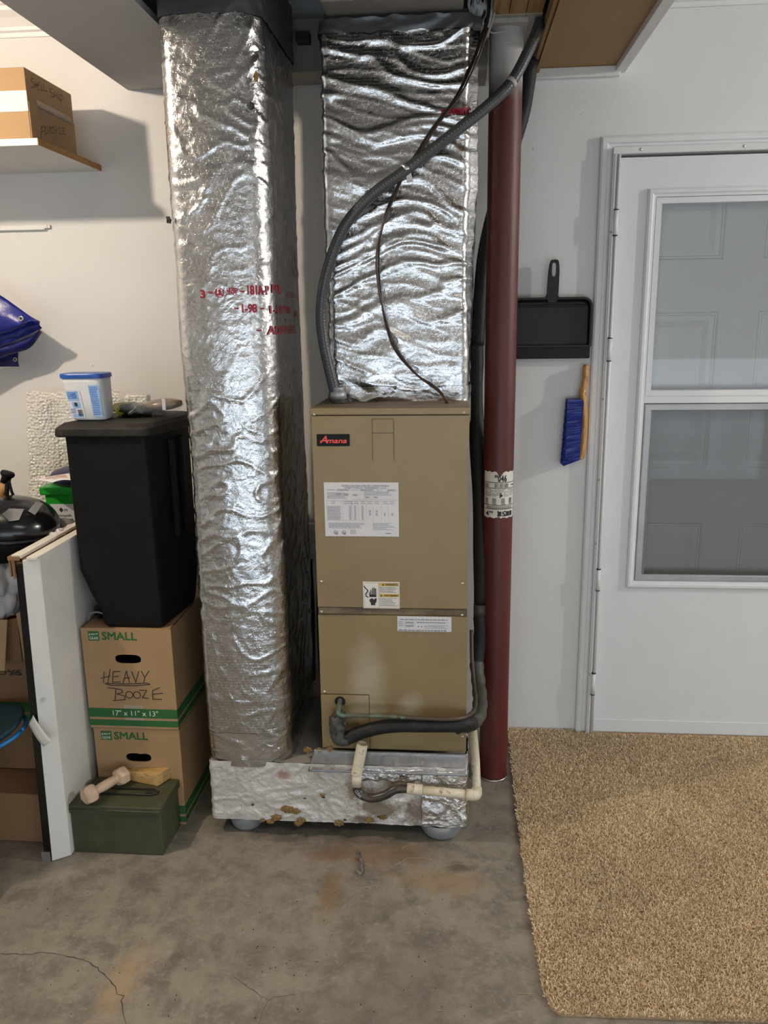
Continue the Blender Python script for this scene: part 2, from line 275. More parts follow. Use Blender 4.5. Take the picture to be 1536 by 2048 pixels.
M = dict(
    wall=mk_wall(), concrete=mk_concrete(), tan=mk_tan(), red=mk_red(),
    ceil=simple('ceiling_paint', (0.50, 0.49, 0.48, 1), 0.8, bump=0.15, bscale=120, var=0.03),
    trimw=simple('white_trim_paint', (0.78, 0.78, 0.775, 1), 0.4, var=0.03, bump=0.05, bscale=80),
    doorw=simple('white_door_paint', (0.76, 0.775, 0.785, 1), 0.42, var=0.02, bump=0.06, bscale=300),
    doorin=simple('inner_door_paint', (0.88, 0.89, 0.86, 1), 0.5, var=0.02),
    alum=simple('grey_aluminium', (0.42, 0.42, 0.43, 1), 0.45, 0.5, var=0.08),
    foil=mk_foil('scrim_foil', 0.62, 0.20, True, 0.13, 0.35),
    foil2=mk_foil('supply_foil', 0.62, 0.20, True, 0.10, 0.3),
    patchf=mk_foil('crinkled_foil_patch', 0.86, 0.22, False, 0.6, 0.3),
    tapef=mk_foil('foil_tape', 0.70, 0.16, False, 0.20, 0.2),
    agedf=mk_foil('aged_white_foil', 0.74, 0.42, False, 0.30, 0.4, 0.45, (1.0, 0.97, 0.92), stains=(
        (-0.28, 0.17, 0.045, 0.05, srgb(128, 112, 86), 0.85), (-0.21, 0.11, 0.10, 0.045, srgb(128, 116, 96), 0.9), (-0.10, 0.10, 0.06, 0.05, srgb(110, 84, 66), 0.8),
        (-0.16, 0.20, 0.08, 0.035, srgb(140, 118, 78), 0.8), (-0.50, 0.21, 0.03, 0.02, srgb(140, 84, 62), 0.7), (-0.26, 0.07, 0.05, 0.02, srgb(92, 68, 44), 0.8),
        (-0.02, 0.20, 0.02, 0.015, srgb(120, 90, 50), 0.7))),
    duct_metal=mk_foil('galvanised_flashing', 0.27, 0.38, False, 0.08, 0.15),
    darktape=simple('dark_grey_tape', (0.10, 0.105, 0.11, 1), 0.35, 0.3, bump=0.3, bscale=30),
    dark=simple('dark_grime', (0.03, 0.028, 0.026, 1), 0.8),
    black=simple('black_plastic', (0.006, 0.006, 0.006, 1), 0.6, var=0.2, bump=0.08, bscale=300, dust=0.006, spec=0.15),
    blackg=simple('glossy_black_plastic', (0.006, 0.006, 0.007, 1), 0.2, var=0.1),
    lid=simple('dusty_black_plastic', (0.013, 0.012, 0.010, 1), 0.6, var=0.3, bump=0.1, bscale=200, dust=0.07, spec=0.25),
    pan=simple('black_dustpan_plastic', (0.013, 0.012, 0.011, 1), 0.5, var=0.15, dust=0.015, spec=0.3),
    foam=simple('black_pipe_foam', (0.012, 0.012, 0.012, 1), 0.6, var=0.3, nscale=30, bump=0.25, bscale=90, dust=0.05, spec=0.3),
    foamg=simple('grey_pipe_tape', (0.055, 0.052, 0.047, 1), 0.55, var=0.25, nscale=20, bump=0.3, bscale=60),
    conduit=simple('grey_pvc_conduit', (0.05, 0.054, 0.056, 1), 0.4, var=0.1),
    galv=simple('galvanised_steel', (0.55, 0.55, 0.54, 1), 0.35, 0.9, var=0.15, nscale=40),
    boxsteel=simple('junction_box_steel', (0.42, 0.44, 0.45, 1), 0.5, 0.6, var=0.2, nscale=40),
    pvc=mk_pvc(), copper=mk_pale_copper(),
    hose=simple('grimy_black_hose', (0.045, 0.035, 0.028, 1), 0.35, var=0.6, nscale=40),
    wirebr=simple('brown_wire', srgb(58, 32, 20), 0.4), wireblk=simple('black_wire', (0.012, 0.012, 0.012, 1), 0.4),
    wirew=simple('white_cable', (0.42, 0.41, 0.39, 1), 0.5),
    card=mk_card('cardboard', srgb(166, 134, 96)), card2=mk_card('tan_cardboard', srgb(182, 150, 110)), card3=mk_card('dim_cardboard', srgb(138, 106, 74)),
    greenp=simple('green_print', srgb(38, 96, 44), 0.7, var=0.06), ink=simple('marker_ink', (0.02, 0.018, 0.018, 1), 0.6), whitep=simple('white_print', (0.72, 0.72, 0.66, 1), 0.7),
    redink=simple('red_print', srgb(150, 24, 50), 0.4), redlog=simple('red_badge_lettering', srgb(222, 62, 50), 0.35), label=simple('white_label', (0.66, 0.66, 0.68, 1), 0.5, var=0.03),
    labelp=simple('pale_label', (0.74, 0.70, 0.64, 1), 0.5, var=0.06), yellow=simple('yellow_print', srgb(206, 170, 70), 0.5), greyp=simple('grey_print', (0.22, 0.22, 0.23, 1), 0.6),
    badge=simple('badge_black', (0.006, 0.006, 0.007, 1), 0.5, spec=0.2),
    olive=simple('olive_drab_paint', srgb(64, 68, 48), 0.45, var=0.12, bump=0.06, bscale=150, dust=0.06),
    darkwire=simple('dark_wire', (0.03, 0.032, 0.028, 1), 0.4, 0.4),
    dumb=simple('worn_pale_rubber', srgb(205, 176, 150), 0.6, var=0.12, nscale=25, bump=0.1, bscale=120),
    pine=mk_wood('pine_offcut', srgb(182, 142, 84), srgb(206, 170, 112), 0.55, (2, 14, 14)),
    endg=mk_wood('pine_end_grain', srgb(170, 126, 70), srgb(196, 156, 98), 0.6, (10, 10, 10)),
    planks=mk_wood('beam_lumber', srgb(142, 104, 62), srgb(168, 130, 84), 0.6, (14, 0.6, 14)),
    chip=mk_wood('raw_shelf_edge', srgb(170, 118, 58), srgb(196, 148, 84), 0.7, (20, 20, 20)),
    hard=simple('brown_hardboard', srgb(150, 118, 72), 0.6, var=0.06, nscale=5, bump=0.05, bscale=200),
    lacq=mk_wood('lacquered_handle', srgb(176, 124, 62), srgb(204, 154, 88), 0.22, (10, 10, 2)),
    blueb=simple('blue_bristle', srgb(10, 36, 128), 0.4, var=0.4, nscale=80),
    tarp=simple('blue_tarpaulin', srgb(28, 38, 128), 0.32, var=0.35, nscale=20, bump=0.3, bscale=120),
    tarpd=simple('dark_blue_tarpaulin', srgb(14, 20, 92), 0.4, var=0.3, nscale=20, bump=0.3, bscale=100),
    shelfw=simple('white_melamine', (0.72, 0.70, 0.66, 1), 0.4, var=0.02),
    panelw=simple('white_panel_skin', (0.70, 0.69, 0.65, 1), 0.55, var=0.05, nscale=6, bump=0.05, bscale=200),
    panele=simple('white_panel_edge', (0.74, 0.71, 0.63, 1), 0.6, var=0.06, bump=0.2, bscale=160),
    tub=mk_film('frosted_tub', (0.74, 0.76, 0.78, 1), 0.93, 0.3, 20, 0.05), bluel=simple('blue_lid_plastic', srgb(30, 80, 165), 0.35),
    lblue=simple('light_blue_print', srgb(142, 178, 222), 0.5, var=0.15, nscale=60), mblue=simple('mid_blue_print', srgb(82, 122, 186), 0.5, var=0.3, nscale=90),
    bubble=mk_film('bubble_wrap', (0.80, 0.78, 0.73, 1), 0.90, 0.14, 95, 1.0, True), bag=mk_film('grey_plastic_bag', (0.62, 0.62, 0.61, 1), 0.85, 0.3, 25, 0.5),
    clear=mk_film('clear_film', (0.8, 0.8, 0.76, 1), 0.16, 0.08, 60, 0.6),
    packet=simple('packet_print', srgb(112, 92, 66), 0.25, var=0.5, nscale=45, bump=0.3, bscale=60), packy=simple('yellow_packet', srgb(190, 186, 60), 0.3, var=0.2),
    packd=simple('dark_packet_fill', srgb(40, 42, 34), 0.3, var=0.6, nscale=70, bump=0.4, bscale=50),
    green=simple('bright_green_plastic', srgb(34, 150, 44), 0.35, var=0.05), navy=simple('navy_plastic', srgb(20, 18, 66), 0.4),
    paper=simple('white_paper', (0.76, 0.74, 0.73, 1), 0.7, var=0.03), pinkp=simple('pink_print', srgb(196, 160, 150), 0.7),
    stick=simple('tan_grip', srgb(168, 126, 80), 0.6), redf=simple('dark_red_fabric', srgb(120, 20, 28), 0.8),
    teal=simple('dark_teal_fabric', srgb(10, 52, 64), 0.7), bright=simple('bright_blue_rim', srgb(26, 108, 176), 0.35),
    bowl=simple('grey_bowl_plastic', (0.25, 0.265, 0.27, 1), 0.4, var=0.04), pile=None,
    fluff=mk_wood('old_fibreglass', srgb(98, 74, 40), srgb(150, 124, 78), 0.95, (18, 18, 18), 3),
    tapem=simple('masking_tape', (0.74, 0.72, 0.64, 1), 0.6, var=0.03), glass=mk_glass(), screen=mk_screen(),
    dusty=simple('dusty_beige_sheet', (0.30, 0.28, 0.25, 1), 0.7, var=0.15), knob=simple('screw_metal', (0.6, 0.58, 0.54, 1), 0.35, 0.8),
    twig=simple('dry_twig', srgb(176, 154, 118), 0.8), sole=simple('sole_grey', (0.18, 0.18, 0.18, 1), 0.6),
    crack=simple('crack_dirt', (0.045, 0.038, 0.03, 1), 0.9),
)
def mk_pile():
    t = NT('carpet_pile')
    g = t.n('ShaderNodeObjectInfo')
    a = t.n('ShaderNodeAttribute', attribute_name='tuft')
    col = t.ramp(a.outputs['Fac'], [(0.0, srgb(160, 134, 100)), (0.35, srgb(230, 206, 168)), (0.7, srgb(243, 222, 186)), (1.0, srgb(252, 240, 216))])
    soil = t.ramp(t.noise(2.4, 5, 0.6), [(0.35, (0.45,)*3), (0.6, BLK)])
    col = t.mix(soil, col, t.mix(0.5, col, (0.17, 0.13, 0.10, 1)))
    return t.out(col, 0.85, 0)
M['pile'] = mk_pile()
M['carpetb'] = simple('carpet_backing', srgb(170, 142, 108), 0.95, var=0.3, nscale=120, bump=0.8, bscale=240)

# ------------------------------------------------------------------ mesh helpers
BASE = {}
class MB:
    def __init__(s): s.v = []; s.f = []; s.uv = None; s.sm = []
    def add(s, vs, fs, smooth=False):
        o = len(s.v); s.v += [tuple(v) for v in vs]; s.f += [tuple(i+o for i in f) for f in fs]; s.sm += [smooth]*len(fs); return s
    def box(s, x0, x1, y0, y1, z0, z1):
        return s.add([(x0,y0,z0),(x1,y0,z0),(x1,y1,z0),(x0,y1,z0),(x0,y0,z1),(x1,y0,z1),(x1,y1,z1),(x0,y1,z1)],
                     [(0,3,2,1),(4,5,6,7),(0,1,5,4),(1,2,6,5),(2,3,7,6),(3,0,4,7)])
    def hexa(s, b, t):                       # bottom 4 and top 4 corners, counter-clockwise from above
        return s.add(list(b)+list(t), [(0,3,2,1),(4,5,6,7),(0,1,5,4),(1,2,6,5),(2,3,7,6),(3,0,4,7)])
    def loft(s, rings, cap=True, smooth=False, closed=True):
        n = len(rings[0]); vs = [p for r in rings for p in r]; fs = []
        for i in range(len(rings)-1):
            for j in range(n if closed else n-1):
                k = (j+1) % n; fs.append((i*n+j, i*n+k, (i+1)*n+k, (i+1)*n+j))
        s.add(vs, fs, smooth)
        if cap and closed:
            o = len(s.v)-len(vs)
            s.f.append(tuple(o+j for j in reversed(range(n)))); s.f.append(tuple(o+(len(rings)-1)*n+j for j in range(n))); s.sm += [False, False]
        return s
    def tube(s, pts, rad, seg=14, cap=True):
        pts = [Vector(p) for p in pts]; rad = rad if isinstance(rad, (list, tuple)) else [rad]*len(pts)
        rings = []; up = None
        for i, p in enumerate(pts):
            t = (pts[min(i+1, len(pts)-1)]-pts[max(i-1, 0)]).normalized()
            if up is None: up = t.orthogonal().normalized()
            up = (up - t*up.dot(t)).normalized(); b = t.cross(up)
            rings.append([p+(up*math.cos(2*PI*k/seg)+b*math.sin(2*PI*k/seg))*rad[i] for k in range(seg)])
        return s.loft(rings, cap, True)
    def lathe(s, prof, c, seg=32, sx=1, sy=1, axis='z', cap=False):
        rings = []
        for r, h in prof:
            ring = []
            for k in range(seg):
                a = 2*PI*k/seg
                if axis == 'z': ring.append((c[0]+r*math.cos(a)*sx, c[1]+r*math.sin(a)*sy, c[2]+h))
                elif axis == 'y': ring.append((c[0]+r*math.cos(a)*sx, c[1]+h, c[2]+r*math.sin(a)*sy))
                else: ring.append((c[0]+h, c[1]+r*math.cos(a)*sx, c[2]+r*math.sin(a)*sy))
            rings.append(ring)
        return s.loft(rings, cap, True)
    def grid(s, nu, nv, fn, uvfn=None, smooth=True):
        vs = []; uvs = []
        for j in range(nv+1):
            for i in range(nu+1):
                vs.append(fn(i/nu, j/nv)); uvs.append(uvfn(i/nu, j/nv) if uvfn else (i/nu, j/nv))
        o = len(s.v); s.v += [tuple(v) for v in vs]; w = nu+1
        for j in range(nv):
            for i in range(nu): s.f.append((o+j*w+i, o+j*w+i+1, o+(j+1)*w+i+1, o+(j+1)*w+i)); s.sm.append(smooth)
        if s.uv is None: s.uv = [(0, 0)]*o
        s.uv += uvs; return s
    def lump(s, c, rx, ry, rz, amp=0.3, fr=6, sub=3, seed=0, smooth=True):
        bm = bmesh.new(); bmesh.ops.create_icosphere(bm, subdivisions=sub, radius=1)
        vs = []
        for v in bm.verts:
            p = v.co; d = 1+amp*noise.fractal(p*fr*0.3+Vector((seed*7.3, seed, 0)), 0.9, 2.0, 4)*1.6
            vs.append((c[0]+p.x*rx*d, c[1]+p.y*ry*d, c[2]+p.z*rz*d))
        fs = [[v.index for v in f.verts] for f in bm.faces]; bm.free(); return s.add(vs, fs, smooth)
    def xf(s, m): s.v = [tuple(m @ Vector(v)) for v in s.v]; return s
def finish(o, label=None, cat=None, group=None, kind=None):
    if label: o['label'] = label
    if cat: o['category'] = cat
    if group: o['group'] = group
    if kind: o['kind'] = kind
    return o
def link(name, mesh, mat, parent=None, base=None):
    o = bpy.data.objects.new(name, mesh); COL.objects.link(o)
    if mat: mesh.materials.clear(); mesh.materials.append(mat)
    if parent is not None:
        b = BASE[parent.name]; o.parent = parent; BASE[o.name] = b
    else:
        b = Vector(base or (0, 0, 0)); o.location = b; BASE[o.name] = b
    return o
def build(name, mb, mat, parent=None, base=None, bevel=0.0, solid=0.0, seg=2, kind=None, label=None):
    b = BASE[parent.name] if parent is not None else Vector(base or (0, 0, 0))
    me = bpy.data.meshes.new(name)
    me.from_pydata([(v[0]-b.x, v[1]-b.y, v[2]-b.z) for v in mb.v], [], mb.f)
    me.polygons.foreach_set('use_smooth', mb.sm)
    if mb.uv is not None:
        uvl = me.uv_layers.new(name='UVMap'); idx = np.zeros(len(me.loops), dtype=np.int32); me.loops.foreach_get('vertex_index', idx)
        arr = np.array(mb.uv+[(0, 0)]*(len(mb.v)-len(mb.uv)), dtype=np.float32)[idx]; uvl.data.foreach_set('uv', arr.ravel())
    me.update()
    o = link(name, me, mat if not isinstance(mat, str) else M[mat], parent, base)
    if solid: m = o.modifiers.new('thickness', 'SOLIDIFY'); m.thickness = solid; m.offset = 0
    if bevel: m = o.modifiers.new('edge', 'BEVEL'); m.width = bevel; m.segments = seg; m.limit_method = 'ANGLE'; m.angle_limit = 0.7; m.harden_normals = False
    return finish(o, label=label, kind=kind)
def thing(name, label, cat, loc, group=None):
    o = bpy.data.objects.new(name, None); o.empty_display_size = 0.05; COL.objects.link(o); o.location = loc; BASE[o.name] = Vector(loc)
    return finish(o, label, cat, group)
def frame(p0, ux, uz):                       # flat (u,v) -> world on a plane, with a tiny lift along the normal
    p0, ux, uz = Vector(p0), Vector(ux).normalized(), Vector(uz).normalized(); n = ux.cross(uz)
    return lambda u, v, e=0.0004: p0+ux*u+uz*v+n*e
# flat print: rectangles, strokes and font text, all through a mapping (u,v,lift)->world
class Print:
    def __init__(s, fn, e=0.0006): s.fn = fn; s.e0 = e; s.k = 0; s.mb = MB()
    @property
    def e(s): return s.e0+(s.k % 36)*1.2e-5   # stacked marks never lie in one plane
    def rect(s, u0, v0, u1, v1):
        s.k += 1
        s.mb.add([s.fn(u0, v0, s.e), s.fn(u1, v0, s.e), s.fn(u1, v1, s.e), s.fn(u0, v1, s.e)], [(0, 1, 2, 3)]); return s
    def poly(s, pts): s.k += 1; s.mb.add([s.fn(u, v, s.e) for u, v in pts], [tuple(range(len(pts)))]); return s
    def stroke(s, pts, w):
        for (a, b), (c, d) in zip(pts[:-1], pts[1:]):
            L = math.hypot(c-a, d-b) or 1e-6; nx, ny = -(d-b)/L*w/2, (c-a)/L*w/2; ex, ey = (c-a)/L*w*0.4, (d-b)/L*w*0.4
            s.poly([(a-nx-ex, b-ny-ey), (c-nx+ex, d-ny+ey), (c+nx+ex, d+ny+ey), (a+nx-ex, b+ny-ey)])
        return s
    def ring(s, u, v, r, w, n=20): return s.stroke([(u+r*math.cos(2*PI*k/n), v+r*math.sin(2*PI*k/n)) for k in range(n+1)], w)
    def disc(s, u, v, r, n=16): return s.poly([(u+r*math.cos(2*PI*k/n), v+r*math.sin(2*PI*k/n)) for k in range(n)])
    def text(s, txt, u, v, h, width=None, rot=0.0, shear=0.0, bold=0.0, align='LEFT'):
        c = bpy.data.curves.new('t', 'FONT'); c.body = txt; c.size = 1.0; c.resolution_u = 2; c.shear = shear
        o = bpy.data.objects.new('t', c); COL.objects.link(o)
        dg = bpy.context.evaluated_depsgraph_get(); me = bpy.data.meshes.new_from_object(o.evaluated_get(dg))
        if len(me.vertices):
            xs = [p.co.x for p in me.vertices]; x0, x1 = min(xs), max(xs)
            k = h/0.70; kx = (width/(x1-x0)) if width else k
            off = {'LEFT': 0, 'CENTER': -(x1-x0)/2*kx, 'RIGHT': -(x1-x0)*kx}[align]
            cr, sr = math.cos(rot), math.sin(rot)
            for du, dv in (((0, 0),) if not bold else ((-bold, -bold), (bold, bold), (bold, -bold), (-bold, bold))):
                vs = []; s.k += 1
                for p in me.vertices:
                    a, b = (p.co.x-x0)*kx+off+du*k, p.co.y*k+dv*k
                    vs.append(s.fn(u+a*cr-b*sr, v+a*sr+b*cr, s.e))
                s.mb.add(vs, [tuple(f.vertices) for f in me.polygons])
        bpy.data.objects.remove(o); bpy.data.curves.remove(c); bpy.data.meshes.remove(me); return s
    def lines(s, u0, v0, u1, v1, n, th=0.35, seed=1, ragged=0.3):     # rows of unreadable small print
        rnd = random.Random(seed)
        for i in range(n):
            v = v1-(i+0.5)*(v1-v0)/n; hh = (v1-v0)/n*th; u = u0; end = u1-rnd.random()*ragged*(u1-u0)
            while u < end:
                l = (u1-u0)*rnd.uniform(0.03, 0.10); s.rect(u, v-hh/2, min(u+l, end), v+hh/2); u += l+(u1-u0)*0.015
        return s
    def barcode(s, u0, v0, u1, v1, seed=3):
        rnd = random.Random(seed); u = u0
        while u < u1:
            wd = rnd.choice((0.4, 0.7, 1.1))*(u1-u0)/34; s.rect(u, v0, min(u+wd, u1), v1); u += wd+rnd.choice((0.4, 0.8))*(u1-u0)/34
        return s
    def done(s, mat, parent, name='lettering'): return build(name, s.mb, mat, parent)
def smooth_path(pts, n=8):
    P = [Vector(p) for p in pts]; P = [P[0]*2-P[1]]+P+[P[-1]*2-P[-2]]; out = []
    for i in range(1, len(P)-2):
        for k in range(n):
            t = k/n; a, b, c, d = P[i-1], P[i], P[i+1], P[i+2]
            out.append(0.5*((2*b)+(-a+c)*t+(2*a-5*b+4*c-d)*t*t+(-a+3*b-3*c+d)*t**3))
    out.append(P[-2]); return out
def struct(name, mb, mat, parent=None, bevel=0, label=None, base=None):
    o = build(name, mb, mat, parent, base, bevel)
    if parent is None: o['kind'] = 'structure'
    if label: o['label'] = label
    return o

W = 2.87                                      # front face of the back wall
# ------------------------------------------------------------------ room
fl = struct('floor', MB().box(-3.2, 3.8, -2.1, W+0.3, -0.1, 0), 'concrete')
# cracks of the slab, thin sunken lines of dirt with raised lips
def crack(pts, w, seed):
    rnd = random.Random(seed); P = []
    for (a, b) in zip(pts[:-1], pts[1:]):
        p, q = az(*a, 0), az(*b, 0); n = max(2, int((q-p).length/0.012))
        for k in range(n): P.append(p.lerp(q, k/n)+Vector((rnd.uniform(-1, 1), rnd.uniform(-1, 1), 0))*0.0025)
    P.append(az(*pts[-1], 0)); mb = MB()
    vs = []; fs = []
    for i, p in enumerate(P):
        t = (P[min(i+1, len(P)-1)]-P[max(i-1, 0)]).normalized(); n = Vector((-t.y, t.x, 0)); ww = w*rnd.uniform(0.4, 1.2)
        vs += [p+n*ww+Vector((0, 0, 0.0004)), p-n*ww+Vector((0, 0, 0.0004))]
        if i: k = 2*i; fs.append((k-2, k-1, k+1, k))
    return mb.add(vs, fs)
build('crack', crack([(0, 1908), (60, 1908), (97, 1905), (130, 1911), (172, 1920), (200, 1942), (225, 1968), (236, 1988), (246, 1992)], 0.0012, 1), 'crack', fl)
build('crack', crack([(246, 1992), (243, 2010), (247, 2032), (258, 2060)], 0.0010, 2), 'crack', fl)
build('crack', crack([(470, 1955), (505, 1980), (536, 2003), (545, 1994), (590, 1990)], 0.0006, 3), 'crack', fl)
build('crack', crack([(536, 2003), (520, 2035), (515, 2060)], 0.0006, 4), 'crack', fl)
# back wall with the door opening
dx0, dx1, dz1 = 0.50, 1.455, 2.05
wb = MB().box(-3.0, dx0, W, W+0.16, 0, 2.56).box(dx1, 3.6, W, W+0.16, 0, 2.56).box(dx0, dx1, W, W+0.16, dz1, 2.56)
struct('wall_back', wb, 'wall')
struct('wall_left', MB().box(-3.2, -3.0, -2.1, W+0.16, 0, 2.56), 'wall')
struct('wall_right', MB().box(3.6, 3.8, -2.1, W+0.16, 0, 2.56), 'wall')
struct('wall_front', MB().box(-3.2, -2.0, -2.1, -1.95, 0, 2.56).box(2.9, 3.8, -2.1, -1.95, 0, 2.56).box(-2.0, 2.9, -2.1, -1.95, 1.25, 2.56), 'wall')
struct('ceiling', MB().box(-3.2, 3.8, -2.1, W+0.16, 2.56, 2.68), 'ceil')
# crown moulding profile along the back wall, both sides of the bulkhead
def crown(name, x0, x1):
    prof = [(0, 2.455), (-0.008, 2.455), (-0.010, 2.468), (-0.020, 2.472), (-0.022, 2.482), (-0.040, 2.505), (-0.058, 2.520), (-0.060, 2.532), (-0.070, 2.536), (-0.072, 2.56), (0, 2.56)]
    mb = MB(); mb.loft([[(x, W+a, b) for a, b in prof] for x in (x0, x1)]); struct(name, mb, 'trimw')
crown('trim_1', -3.0, -1.08); crown('trim_2', 0.53, 3.6)
# ------------------------------------------------------------------ bulkhead hanging from the ceiling
ZB = 2.285
bk = MB().box(-1.08, -0.765, 0.6, W, ZB, ZB+0.018).box(-0.765, 0.095, 0.6, 2.08, ZB, ZB+0.018)
blk = struct('ceiling_bulkhead', bk, 'ceil')
build('side_panel', MB().box(-1.08, -1.062, 0.6, W, ZB+0.018, 2.56).box(0.512, 0.53, 0.6, W, ZB+0.02, 2.56), 'ceil', blk)
build('front_panel', MB().box(-1.062, 0.512, 0.6, 0.62, ZB+0.018, 2.56), 'ceil', blk)
build('hardboard_panel', MB().box(0.262, 0.505, 0.62, W, ZB+0.012, ZB+0.02), 'hard', blk, label='brown hardboard underside panel')
build('edge_trim', MB().box(0.500, 0.532, 0.6, W, ZB-0.006, ZB+0.03), 'trimw', blk, bevel=0.002)
build('edge_strip', MB().box(0.252, 0.262, 0.62, W-0.01, ZB-0.002, ZB+0.03).box(0.240, 0.250, 0.62, W-0.01, ZB+0.004, ZB+0.04), 'hard', blk)
build('wall_ledger', MB().box(0.252, 0.515, W-0.022, W, ZB-0.018, ZB+0.012), 'trimw', blk, bevel=0.003)
# lumber beam of three planks over the post
bm_ = thing('lumber_beam', 'beam of three dusty brown planks above the red post', 'beam', (0.165, 2.2, 2.33))
for k in range(3):
    x0 = 0.098+k*0.0455; build('plank', MB().box(x0, x0+0.0435, 0.62, W, 2.33, 2.555), 'planks', bm_, bevel=0.002)
t_ = NT('oversprayed_lumber')
_n = t_.noise(40, 5, 0.6, co=t_.coord('Object', (6, 1, 1))); M['spray'] = t_.out(t_.ramp(_n, [(0.3, (0.36, 0.33, 0.29, 1)), (0.7, (0.48, 0.45, 0.41, 1))]), 0.7, 0, t_.bump(_n, 0.3, 0.002))
for k in range(3):
    x0 = 0.098+k*0.0455; build('painted_end', MB().box(x0-0.0005, x0+0.044, az(1000, 30, 2.329).y, W-0.01, 2.3285, 2.338), 'spray', bm_, label='white oversprayed underside of the plank')
# blocking seen in the dark gap between the ducts
g_ = thing('lumber_block', 'dim grey wood blocking in the dark gap between the two foil ducts', 'lumber', (-0.45, 2.80, 2.26))
build('block', MB().box(-0.60, -0.34, 2.70, 2.845, 2.272, 2.42), 'dusty', g_, bevel=0.003)
build('joist', MB().box(-0.56, -0.50, 2.1, 2.70, 2.33, 2.55), 'dusty', g_, bevel=0.003)
build('bracket', MB().box(-0.475, -0.435, 2.66, 2.70, 2.345, 2.372), 'dark', g_, bevel=0.002)
g_ = thing('lumber_block', 'dim painted wood block on the wall between foil duct and red post', 'lumber', (0.08, 2.82, 2.26))
build('block', MB().box(0.045, 0.097, 2.66, 2.845, 2.25, 2.42), 'dusty', g_, bevel=0.003)
# ------------------------------------------------------------------ door
yc = W-0.018
cas = MB()
prof = [(0, 0), (0, -0.014), (0.006, -0.018), (0.020, -0.018), (0.024, -0.013), (0.038, -0.011), (0.040, 0)]
def casing_leg(mb, pts, inward):
    pass
xl, zt = 0.466, 2.093; xr = 1.49

d1 = bpy.data.objects.new('door_1', None); COL.objects.link(d1); d1.location = (0.98, W, 0); BASE['door_1'] = Vector((0.98, W, 0)); d1['kind'] = 'structure'
build('door_frame', MB().box(0.503, 0.519, W-0.030, W+0.02, 0, 2.0365).box(1.441, 1.457, W-0.030, W+0.02, 0, 2.0365).box(0.503, 1.457, W-0.030, W+0.02, 2.037, 2.058), 'trimw', d1, bevel=0.002)
build('hinge_rail', MB().box(0.5085, 0.5125, W-0.036, W-0.03, 0, 2.036).tube([(0.5215, W-0.034, 0.004), (0.5215, W-0.034, 2.034)], 0.0055, 10), 'trimw', d1)
for (pa, pb) in ((420, 472), (676, 722), (1137, 1180), (1345, 1388)):
    z0 = ay(1215, pb, W-0.03).z; z1 = ay(1215, pa, W-0.03).z
    h_ = build('hinge', MB().tube([(0.519, W-0.037, z0+0.002), (0.519, W-0.037, z1-0.002)], 0.0075, 12), 'trimw', d1)
    build('hinge_joint', MB().tube([(0.519, W-0.037, z0-0.001), (0.519, W-0.037, z0+0.002)], 0.0082, 12).tube([(0.519, W-0.037, z1-0.002), (0.519, W-0.037, z1+0.001)], 0.0082, 12), 'dark', h_)
sx0, sx1, sz0, sz1 = 0.529, 1.435, 0.006, 2.028
ys0, ys1 = W-0.012, W+0.012
ox0, ox1, oz0, oz1 = 0.640, 1.325, 0.600, 1.915
slab = MB().box(sx0, ox0, ys0, ys1, sz0, sz1).box(ox1, sx1, ys0, ys1, sz0, sz1).box(ox0, ox1, ys0, ys1, sz0, oz0).box(ox0, ox1, ys0, ys1, oz1, sz1)
build('door_slab', slab, 'doorw', d1)
build('kick_strip', MB().box(sx0+0.002, sx1-0.002, ys0-0.003, ys0, 0.012, 0.062), 'doorw', d1, bevel=0.001)
build('bottom_sweep', MB().box(sx0, sx1, ys0+0.004, ys1, 0.0, 0.008), 'dark', d1)
# window moulding: bevelled ring
def ring(x0, x1, z0, z1, prof, y):
    rings = []
    for (o, d) in prof: rings.append([(x0+o, y+d, z0+o), (x1-o, y+d, z0+o), (x1-o, y+d, z1-o), (x0+o, y+d, z1-o)])
    rings.append(rings[0]); return MB().loft([list(r) for r in rings], False)
struct('trim_3', ring(xl, xr, -0.08, zt, prof, W), 'trimw')
build('window_moulding', ring(0.621, 1.343, 0.583, 1.932, [(0, 0), (0, -0.008), (0.006, -0.013), (0.014, -0.013), (0.019, -0.009), (0.026, -0.008), (0.028, 0.004), (0.028, 0.02)], ys0), 'doorw', d1)
build('meeting_rail', MB().box(0.648, 1.316, ys0-0.004, ys1, 1.243, 1.272), 'doorw', d1, bevel=0.002)
build('upper_sash', ring(0.649, 1.315, 1.268, 1.904, [(0, 0), (0, -0.006), (0.018, -0.006), (0.020, 0.002), (0.020, 0.014), (0, 0.014)], ys0), 'doorw', d1)
def pane(y, z0, z1): return MB().add([(0.664, y, z0), (1.300, y, z0), (1.300, y, z1), (0.664, y, z1)], [(0, 1, 2, 3)])
build('glass_pane', pane(ys0+0.007, 1.28, 1.889), 'glass', d1)
build('screen_frame', ring(0.650, 1.314, 0.609, 1.241, [(0, 0), (0, -0.004), (0.004, -0.006), (0.020, -0.006), (0.024, -0.003), (0.024, 0.006), (0, 0.006)], ys0), 'alum', d1)
build('screen_track', MB().box(0.674, 0.684, ys0+0.004, ys0+0.014, 0.63, 1.225), 'alum', d1)
build('insect_screen', MB().add([(0.670, ys0+0.001, 0.628), (1.294, ys0+0.001, 0.628), (1.294, ys0+0.001, 1.222), (0.670, ys0+0.001, 1.222)], [(0, 1, 2, 3)]), 'screen', d1, label='fine dark insect screen')
build('glass_pane', pane(ys0+0.017, 0.615, 1.24), 'glass', d1)
build('gasket', ring(0.6475, 1.3165, 0.606, 1.2445, [(0, 0), (0, -0.0012), (0.0028, -0.0012), (0.0028, 0.002)], ys0), 'dark', d1)
